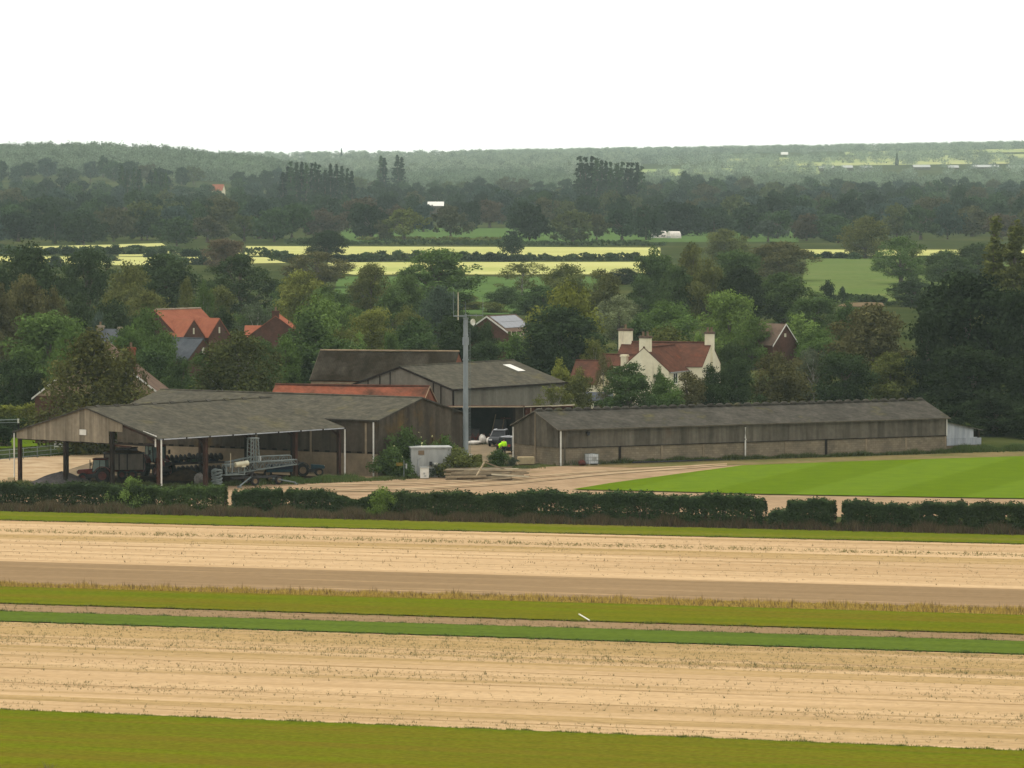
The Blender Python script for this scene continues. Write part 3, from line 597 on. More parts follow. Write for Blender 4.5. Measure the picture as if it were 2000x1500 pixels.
# --- cream farmhouse
FH = thing('farmhouse', (11.775, 572.385, 0), R(-15.4), 'cream rendered farmhouse with dark red pantile roofs and tall chimneys', 'house')
B = Bld('', 0, 0, 10.7, 9.4, 5.6, 8.15, '', '', root=FH); MAIN = B
B.walls(m_['cream_render'], 0, None, th=.3); rf = B.roof(m_['pantile_red'], oh=.15, ox=.05, sag=.05); B.ridge(m_['pantile_red'], r=.12, ox=.05)
B.chimney((.35, 4.7), 1.5, .95, 4.0, 9.75, m_['cream_render'], 1, m_['brown_tile'], rf); B.chimney((10.5, 4.6), 1.0, .8, 5, 9.5, m_['cream_render'], 2, m_['brown_tile'], rf)
B.window('x1', 2.0, 3.9, 1.0, 1.2)
wg = bpy.data.objects.new('wing', None); col.objects.link(wg); wg.parent = FH
iv = Matrix.Translation((11.775, 572.385, 0)) @ Matrix.Rotation(R(-15.4), 4, 'Z'); loc = iv.inverted() @ Vector((18.07, 565.06, 0)); wg.location = loc; wg.rotation_euler = (0, 0, R(63.9 + 15.4))
B = Bld('', 0, 0, 8.6, 6.33, 5.25, 7.9, '', '', root=wg)
B.walls(m_['cream_render'], 0, None, th=.28, name='wing_wall', ends=(1, 0)); rf = B.roof(m_['pantile_red'], oh=.2, ox=.03, sag=.06, name='wing_roof'); B.ridge(m_['pantile_red'], r=.11, ox=.03, name='wing_ridge')
B.chimney((.45, 3.17), .8, 1.25, 5.5, 9.25, m_['cream_render'], 2, m_['brown_tile']); B.chimney((.6, 5.9), .6, .7, 5.0, 7.05, m_['cream_render'], 0, m_['cream_render'])
for x in (1.2, 5.6): B.window('y0', x, 3.75, 1.15, 1.25)
B.gutter(m_['grey_paint'], 'y0', .2, .05, ox=.05)
lr = bpy.data.objects.new('low_range', None); col.objects.link(lr); lr.parent = FH; lr.location = iv.inverted() @ Vector((9.8, 572.0, 0)); lr.rotation_euler = (0, 0, R(-2))
B = Bld('', 0, 0, 4.2, 6, 4.6, 6.75, '', '', root=lr); B.walls(m_['cream_render'], 0, None, name='range_wall'); B.roof(m_['pantile_red'], oh=.15, ox=.05, name='range_roof'); B.ridge(m_['pantile_red'], .1, .05, name='range_ridge')
l2 = bpy.data.objects.new('low_range', None); col.objects.link(l2); l2.parent = FH; l2.location = iv.inverted() @ Vector((6.6, 570.6, 0)); l2.rotation_euler = (0, 0, R(-2))
B = Bld('', 0, 0, 3.4, 6.4, 3.6, 6.1, '', '', root=l2); B.walls(m_['cream_render'], 0, None, name='range_wall'); B.roof(m_['pantile_red'], oh=.2, ox=.1, name='range_roof'); B.ridge(m_['pantile_red'], .1, .1, name='range_ridge')
# flatten the helper empties: their meshes become sub-parts of the wing and ranges
cl = bpy.data.objects.new('garden_room', None); col.objects.link(cl); cl.parent = FH; cl.location = iv.inverted() @ Vector((8.4, 560.5, 0)); cl.rotation_euler = (0, 0, R(15.4))
B = Bld('', 0, 0, 3.0, 2.5, 2.1, 2.2, '', '', root=cl); B.walls(m_['cream_render'], 0, 2.1, th=.2, name='room_wall'); MB().slab([(-.2, -.2, 2.12), (3.2, -.2, 2.12), (3.2, 2.7, 2.95), (-.2, 2.7, 2.95)], .08).build('room_roof', m_['slate'], cl); B.window('y0', .9, .6, 1.7, 1.35, bars=2)

# --- pale brick gabled house behind the birch (left)
B = Bld('brick_house', (-36.5, 512.0), 90, 12, 13.3, 5.0, 10.2, 'brick house gable with white bargeboards half hidden by the drooping birch', 'house')
B.walls(m_['red_brick'], 0, 5.0, th=.3); b = MB(); b.prism([(0, 5.0), (13.3, 5.0), (6.65, 10.2)], 'x', .02, .3); b.build('gable_wall', m_['pale_brick'], B.r); MB().prism([(0, 5.0), (13.3, 5.0), (6.65, 10.2)], 'x', 11.7, 11.98).build('gable_wall', m_['pale_brick'], B.r)
rf = B.roof(m_['brown_tile'], oh=.35, ox=.2); B.barge(m_['white_paint'], 'x0', .35, .2, .2)
B.chimney((4.5, 3.6), .9, .9, 7, 9.9, m_['old_brick'], 1, m_['pantile_orange'], rf)
# --- large red tiled house
B = Bld('red_tiled_house', (-47.06, 689.9), 50, 9.4, 9, 4.9, 8.3, 'large brick house with bright orange red tiled roofs and twin front gables', 'house')
B.walls(m_['red_brick'], 0, None, th=.3); B.roof(m_['new_tile'], oh=.3, ox=.1); B.ridge(m_['stone'], .13, .1)
for x1 in (1.75, 7.0):
    for nm, mm in (('gable_wall', 'red_brick'), ('gable_roof', 'new_tile')):
        b = MB()
        if nm == 'gable_wall': b.prism([(x1 - 2.2, 0), (x1 + 2.2, 0), (x1 + 2.2, 4.6), (x1, 7.0), (x1 - 2.2, 4.6)], 'y', -1.5, -1.25); b.box((x1 - 2.2, -1.25, 0), (x1 - 1.95, 0, 4.5)); b.box((x1 + 1.95, -1.25, 0), (x1 + 2.2, 0, 4.5))
        else:
            for sg in (-1, 1):
                q = [(x1 + sg * 2.45, -1.6, 4.42), (x1 + sg * 2.45, 2.4, 4.42), (x1, 2.4, 7.12), (x1, -1.6, 7.12)]; b.slab(q if sg > 0 else q[::-1], .1)
        o = b.build(nm, m_[mm], B.r)
        if nm == 'gable_wall': MB().box((x1 - .14, -1.54, 5.0), (x1 + .14, -1.505, 5.85)).build('slit_window', m_['cream_tank'], o)
B = Bld('slate_extension', (-40.4, 674.3), 140, 7.2, 6, 2.3, 5.0, 'lower brick building with a grey slate roof before the large red tiled house', 'house')
B.walls(m_['red_brick'], 0, None, th=.25); B.roof(m_['slate'], oh=.2, ox=.1); B.ridge(m_['slate'], .1, .1); B.window('x0', 2.8, 2.9, .4, .9, gm='cream_tank', bars=0)
B = Bld('orange_roof_house', (X(538, 645) + 3.6, 645), 90, 9, 7.2, 6.4, 9.0, 'brick gabled house with a small orange roof, left of the dark oval tree', 'house')
B.walls(m_['red_brick'], 0, None, th=.3); rf = B.roof(m_['new_tile'], oh=.1, ox=.08); B.chimney((.4, 3.6), .7, .9, 7, 9.7, m_['red_brick'], 1, m_['red_brick'], rf)
b = MB(); b.slab([(3.2, 5.6, 6.1), (3.2, 7.95, 6.1), (5.4, 7.95, 7.6), (5.4, 5.6, 7.6)][::-1], .1); b.slab([(7.6, 5.6, 6.1), (7.6, 7.95, 6.1), (5.4, 7.95, 7.6), (5.4, 5.6, 7.6)], .1); b.build('side_roof', m_['new_tile'], B.r); MB().box((3.5, 7.25, 0), (7.3, 7.8, 6.0)).build('side_wall', m_['red_brick'], B.r)
# slate roofed house with stone chimneys
B = Bld('slate_house', (X(192, 650) - .6, 650), -5, 3.2, 6, 5.2, 7.0, 'slate roofed house with pale stone chimneys between the left trees', 'house')
B.walls(m_['old_brick'], 0, None, th=.3); rf = B.roof(m_['slate'], oh=.2, ox=.05); B.chimney((.35, 3), .9, .8, 4.5, 7.5, m_['stone'], 1, m_['stone'], rf); B.chimney((3.0, 3), .5, .7, 5, 7.3, m_['stone'], 0, m_['stone'], rf)
MB().box((-.2, -.32, 4.6), (3.2, -.22, 5.1)).build('eaves_tiles', m_['pantile_orange'], B.r)
# --- house with solar panels
B = Bld('solar_house', (-.83, 718.4), 60, 8.2, 6.4, 4.5, 6.5, 'house with a sky reflecting solar panel roof behind the mast', 'house')
B.walls(m_['red_brick'], 0, None, th=.3); rf = B.roof(m_['brown_tile'], oh=.4, ox=.25); B.barge(m_['white_paint'], 'x0', .4, .25, .22); B.ridge(m_['brown_tile'], .1)
for i in range(5):
    for j in range(2):
        x0 = .35 + i * 1.5; y0 = .35 + j * 1.35; MB().slab([on_roof(B, x0, y0), on_roof(B, x0 + 1.46, y0), on_roof(B, x0 + 1.46, y0 + 1.3), on_roof(B, x0, y0 + 1.3)], .04).build('solar_panel', m_['solar_glass'], rf)
fn = thing('picket_fence', (X(998, 712), 712, 0), R(8), 'pale upright pickets below the solar panel roof', 'fence')
b = MB()
for i in range(12): b.box((i * .26, 0, 0), (i * .26 + .1, .03, 4.4 if i % 3 else 4.6))
b.build('picket', m_['pale_timber'], fn); MB().box((0, .031, 3.9), (3.1, .06, 4.05)).build('rail', m_['pale_timber'], fn)
# --- brick gabled house on the right
B = Bld('brick_gable_house', (32.35, 692.4), -45, 6, 5.1, 3.67, 6.4, 'red brick gabled house with white bargeboards and brown tiles right of the farmhouse', 'house')
B.walls(m_['red_brick'], 0, None, th=.3); B.roof(m_['brown_tile'], oh=.25, ox=.2); B.barge(m_['white_paint'], 'x1', .25, .2, .2); MB().box((6.02, 2.35, 4.6), (6.05, 2.75, 5.1)).build('vent', m_['cream_tank'], B.r)

# --- buildings far out on the plain
def far_house(name, px, py, D, L, W, he, hr, yaw, wm, rm, label, cat='house', chim=0):
    x = X(px, D); base = float(terrain(x, D)); zt = Z(py, D); sh = zt - base - hr
    B = Bld(name, (x - L / 2, D), yaw, L, W, he + sh, hr + sh, label, cat, base=base); B.walls(m_[wm], 0, None, th=.3); rf = B.roof(m_[rm], oh=.3, ox=.2)
    for i in range(chim): B.chimney((.5 + i * (L - 1), W / 2), .9, .9, he + sh, hr + sh + 1.2, m_[wm], 1, None, rf)
    return B
far_house('red_roof_house', 424, 360, 3000, 7, 8, 3.6, 7.2, -10, 'cream_render', 'new_tile', 'house with a salmon red roof standing out among the far left trees')
far_house('white_barn', 851, 394, 2500, 8.0, 9, 3, 5, 0, 'sheet_wall', 'white_paint', 'low white barn roof shining among the trees at centre', 'barn')
far_house('stone_house', 1682, 393, 2450, 6.5, 7, 4.4, 7.2, -8, 'stone', 'slate', 'grey stone house with gables among the trees at the right', chim=1)
far_house('hill_house', 1532, 297, 6500, 9, 8, 4, 7, 0, 'white_paint', 'white_paint', 'tiny white building high on the hazy slope at the right')
far_house('white_bungalow', 1072, 312, 6100, 9, 8, 2, 4, 0, 'white_paint', 'white_paint', 'tiny white roof in the haze right of centre')
for i, (px, py, L, lab) in enumerate([(1614, 324, 22, 'long pale shed, leftmost of the row of industrial sheds'), (1655, 323, 16, 'pale roofed shed right of the leftmost long shed'), (1692, 324, 18, 'pale shed left of the pointed conifer'),
                                      (1800, 322, 26, 'white gabled shed right of the pointed conifer'), (1862, 323, 16, 'small white shed in the middle of the right hand sheds'), (1925, 322, 40, 'largest white roofed industrial shed with a dark end'), (1985, 323, 24, 'white shed at the right edge of the industrial sheds')]):
    far_house('industrial_shed', px, py, 4950 + i * 14, L * .66, 16, 3.2, 5.4, 0, 'sheet_wall', 'grey_paint', lab + ' on the plain', 'shed')
def glass_tunnel(px, D, L, lab):
    t = thing('glasshouse', (X(px, D), D, 0), R(12), lab, 'glasshouse'); b = MB(); pg = [(3.0 * math.cos(a), 2.6 * math.sin(a)) for a in np.linspace(0, math.pi, 9)]; b.prism(pg, 'x', 0, L); b.build('cover', m_['white_sheet'], t)
    MB().box((-.06, -3.0, 0), (-.01, 3.0, .8)).build('end_board', m_['grey_paint'], t)
glass_tunnel(1276, 1800, 4.5, 'white glasshouse glimpsed between dark tree trunks'); glass_tunnel(1306, 1795, 4, 'second white glasshouse beside the first, right of the dark tree')
# ------------------------------------------------------------------ trees
def envelope(kind):
    """crown radius (of 1) at crown height t"""
    return {'round': lambda t: np.sqrt(np.maximum(0, 1 - ((t - .42) / .6) ** 2)) * np.where(t < .1, .6 + 4 * t, 1),
            'oval': lambda t: np.sqrt(np.maximum(0, 1 - ((t - .36) / .66) ** 2)),
            'dome': lambda t: np.sqrt(np.maximum(0, 1 - np.maximum(0, t - .12) ** 2 / .78)) * (.86 + .3 * np.minimum(t, .12) / .12 * .46),
            'cone': lambda t: np.clip(1.05 * (1 - t) ** .8, 0, 1) * np.where(t < .12, .6 + 3.4 * t, 1),
            'colum': lambda t: np.clip(np.minimum(.35 + 3 * t, 1.25 * (1 - t) ** .55), 0, 1)}[kind]
def crown(env, rad, z0, z1, nclump, cr, nleaf, ls, seed, gap=0., hang=0., flat=.8, jit=.12, aspect=.62):
    """leaf sprays gathered in clumps through the crown's volume: (points, tints)"""
    rg = np.random.default_rng(seed); f = envelope(env); cs = []; rs = []
    t = rg.uniform(0.02, 1, nclump * 6); keep = rg.uniform(0, 1, len(t)) < f(t) + .15; t = t[keep][:nclump]
    th = np.arange(len(t)) * 2.39996 + rg.normal(0, .35, len(t)); rho = f(t) * np.sqrt(rg.uniform(.12, 1, len(t)))
    th0 = rg.uniform(0, 6.28, 3); lob = 1 + jit * (np.sin(2 * th + th0[0]) + np.sin(3 * th + th0[1] + 4 * t) + .6 * np.sin(5 * th + th0[2]))
    cl = rg.uniform(.65, 1.25, len(t)) * cr
    rr = np.maximum(rho * rad * lob - cl * .55, 0)
    C = np.stack([rr * np.cos(th), rr * np.sin(th), z0 + (z1 - z0) * t - cl * .45 * t], 1)
    if gap: k = rg.uniform(0, 1, len(C)) > gap; C = C[k]; cl = cl[k]
    wt = cl ** 2; cnt = np.maximum(4, (wt / wt.sum() * nleaf).astype(int))
    P = []; T = []; N = []
    for c, r, n in zip(C, cl, cnt):
        d = unit(rg.normal(0, 1, (n, 3)) + np.array([0, 0, .35])); q = (rg.uniform(0, 1, n) ** .45)[:, None]
        rn = 1 + .25 * np.sin(d[:, :1] * 5 + c[0]) * np.sin(d[:, 1:2] * 5 + c[1] + d[:, 2:] * 3)
        off = d * q * r * rn; off[:, 2] *= flat
        if hang: off[:, 2] -= hang * r * rg.uniform(0, 1, n) ** 2 * 1.6
        P.append(c + off); N.append(d); T.append(np.clip(.5 + rg.normal(0, .13) + rg.normal(0, .16, n), 0, 1))
    P = np.concatenate(P); N = np.concatenate(N); T = np.concatenate(T)
    P[:, 2] = np.maximum(P[:, 2], .05)
    return leaves(P, N, ls, ls * aspect, rg, hang=hang), T, C
def trunk_mb(h, r, seed, limbs=None, spread=1.):
    rg = np.random.default_rng(seed + 99); m = MB()
    pts = [(rg.normal(0, .04) * i, rg.normal(0, .04) * i, h * i / 4) for i in range(5)]
    m.tube(pts, [r * 1.35, r, r * .85, r * .65, r * .35], 7)
    if limbs is not None:
        for c in limbs:
            z = max(h * .25, min(h * .8, c[2] * .55)); b = Vector((0, 0, z)); e = Vector(c); md = b.lerp(e, .5) + Vector((0, 0, -.08 * (e - b).length))
            m.tube([b, md, e], [r * .42, r * .26, r * .07], 5)
    return m
# name: env, radius, crown base, top, clumps, clump radius, leaves, leaf size, gap, hang, trunk height, trunk radius
KIND = {
 'round': ('round', 5.0, .7, 11, 80, 1.5, 13000, .42, 0, 0, 6.5, .38),
 'roundb': ('round', 5.0, .5, 11, 54, 1.85, 13000, .42, 0, 0, 6.5, .38),
 'oval': ('oval', 4.0, .5, 11, 75, 1.3, 12000, .40, 0, 0, 7, .32),
 'ovalb': ('oval', 4.0, .4, 11, 50, 1.6, 12000, .40, 0, 0, 7, .32),
 'open': ('round', 5.0, 1.8, 12, 130, 1.15, 11000, .38, .08, 0, 9, .34),
 'thin': ('round', 4.2, 1.2, 11, 90, .95, 4600, .34, .15, 0, 9, .22),
 'weep': ('oval', 4.2, .5, 12, 80, 1.35, 13000, .34, 0, .9, 10, .26),
 'colum': ('colum', 2.0, .8, 20, 170, .62, 10000, .38, 0, 0, 18, .3),
 'dark': ('dome', 4.6, .4, 11, 85, 1.25, 14000, .36, 0, 0, 7, .4),
 'bush': ('dome', 2.2, 0., 3.2, 34, .75, 5200, .22, 0, 0, 1.6, .09),
}
PROTO = {}
for i, (k, p) in enumerate(KIND.items()):
    for v in range(2 if k in ('round', 'oval', 'open', 'weep', 'colum', 'bush', 'roundb', 'ovalb', 'dark') else 1):
        V, T, C = crown(*p[:8], seed=31 + i * 7 + v * 101, gap=p[8], hang=p[9])
        cm = npmesh('crown', V, 4, LEAF, T)
        lim = C[np.random.default_rng(i).permutation(len(C))[:14 if k in ('open', 'thin') else 8]]
        tm = trunk_mb(p[10], p[11], i + v, lim).mesh('trunk', PALEBARK if k in ('weep', 'thin') else BARK)
        zz = V[:, 2]; wx = np.percentile(np.hypot(V[:, 0], V[:, 1]), 97)
        PROTO[k, v] = (cm, tm, np.percentile(zz, 99.7), wx)
# distant trees: one mesh each, crown and trunk
def far_mesh(env, rad, z0, z1, ncl, cr, nl, ls, seed, th, tr, gap=0):
    V, T, C = crown(env, rad, z0, z1, ncl, cr, nl, ls, seed, gap=gap, jit=.16)
    m = trunk_mb(th, tr, seed, C[:6])
    tv = np.array([m.v[i] for f in m.f if len(f) == 4 for i in f]); me = npmesh('distant_tree', np.concatenate([V, tv]), 4, LEAF, np.concatenate([T, np.full(len(tv) // 4, .5)]))
    me.materials.append(BARK); mi = np.zeros(len(me.polygons), dtype=np.int32); mi[len(V) // 4:] = 1; me.polygons.foreach_set('material_index', mi); me.update()
    return me, np.percentile(V[:, 2], 99.7), np.percentile(np.hypot(V[:, 0], V[:, 1]), 97)
FAR = {'round': [far_mesh('round', 5.5, .7, 10.5, 52, 1.7, 3000, .9, 500 + s, 5, .42) for s in range(5)],
       'oak': [far_mesh('round', 6.0, 2.2, 10.5, 44, 1.5, 2600, .85, 600 + s, 5.5, .42, .08) for s in range(3)],
       'colum': [far_mesh('colum', 2.0, .3, 20, 130, .6, 1900, .8, 700 + s, 17, .35) for s in range(3)],
       'cone': [far_mesh('cone', 3.6, .2, 12, 50, 1.1, 1500, .9, 800 + s, 9, .3) for s in range(2)],
       'bush': [far_mesh('dome', 2.6, 0., 3.2, 30, .95, 1100, .55, 900 + s, 1.2, .12) for s in range(3)]}
NAME = {'round': 'broadleaf_tree', 'roundb': 'broadleaf_tree', 'oval': 'broadleaf_tree', 'ovalb': 'broadleaf_tree', 'open': 'broadleaf_tree', 'thin': 'sparse_tree', 'weep': 'birch_tree', 'colum': 'poplar_tree', 'dark': 'evergreen_tree', 'bush': 'shrub'}
CATN = {'broadleaf_tree': 'tree', 'sparse_tree': 'tree', 'birch_tree': 'tree', 'poplar_tree': 'tree', 'evergreen_tree': 'tree', 'shrub': 'shrub'}
COLS = {  # leaf colours (real albedo; hazy and hazier have distance haze painted in), each varied a little per tree
 'dark': (.030, .050, .021), 'vdark': (.018, .030, .0135), 'green': (.066, .114, .032), 'bright': (.100, .165, .042), 'olive': (.082, .098, .031), 'yellow': (.120, .146, .034),
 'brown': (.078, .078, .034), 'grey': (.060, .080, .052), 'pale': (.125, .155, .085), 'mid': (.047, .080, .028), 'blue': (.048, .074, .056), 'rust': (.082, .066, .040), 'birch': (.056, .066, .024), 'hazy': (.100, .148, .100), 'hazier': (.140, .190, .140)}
def leafcol(c, rg=random):
    k = rg.uniform(.9, 1.1); r, g, b = COLS[c]; r, g, b = r * 1.32, g * 1.22, b * 1.08; return (r * k * rg.uniform(.96, 1.05), g * k, b * k * rg.uniform(.93, 1.07), 1)
def tree(px, top, wpx, D, kind, c, label, group=None, base=0., sq=1.):
    """top row and crown width as the photograph shows them at distance D"""
    v = random.randrange(2); 
    if (kind, v) not in PROTO: v = 0
    cm, tm, h0, w0 = PROTO[kind, v]; x = X(px, D); h = Z(top, D) - base; wd = wpx / FPX * D
    nm = NAME[kind]; r = thing(nm, (x, D, base), random.uniform(0, 6.28), label, CATN[nm], group)
    s = (wd / (2 * w0), wd / (2 * w0) * sq, h / h0); r.scale = s
    a = meshobj('crown' if kind != 'bush' else 'foliage', cm, r); a.color = leafcol(c)
    meshobj('trunk' if kind != 'bush' else 'stem', tm, r)
    return r
def fartree(x, y, h, wd, kind, c, label, group, name=None, cat='tree', base=None):
    me, h0, w0 = random.choice(FAR[kind]); o = meshobj(name or {'colum': 'poplar_tree', 'cone': 'conifer_tree', 'bush': 'hedgerow_bush'}.get(kind, 'field_tree'), me)
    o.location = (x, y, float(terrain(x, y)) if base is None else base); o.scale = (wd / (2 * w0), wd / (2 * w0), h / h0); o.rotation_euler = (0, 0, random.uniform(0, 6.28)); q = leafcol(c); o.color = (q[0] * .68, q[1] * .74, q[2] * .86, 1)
    return tag(o, label, cat, group)
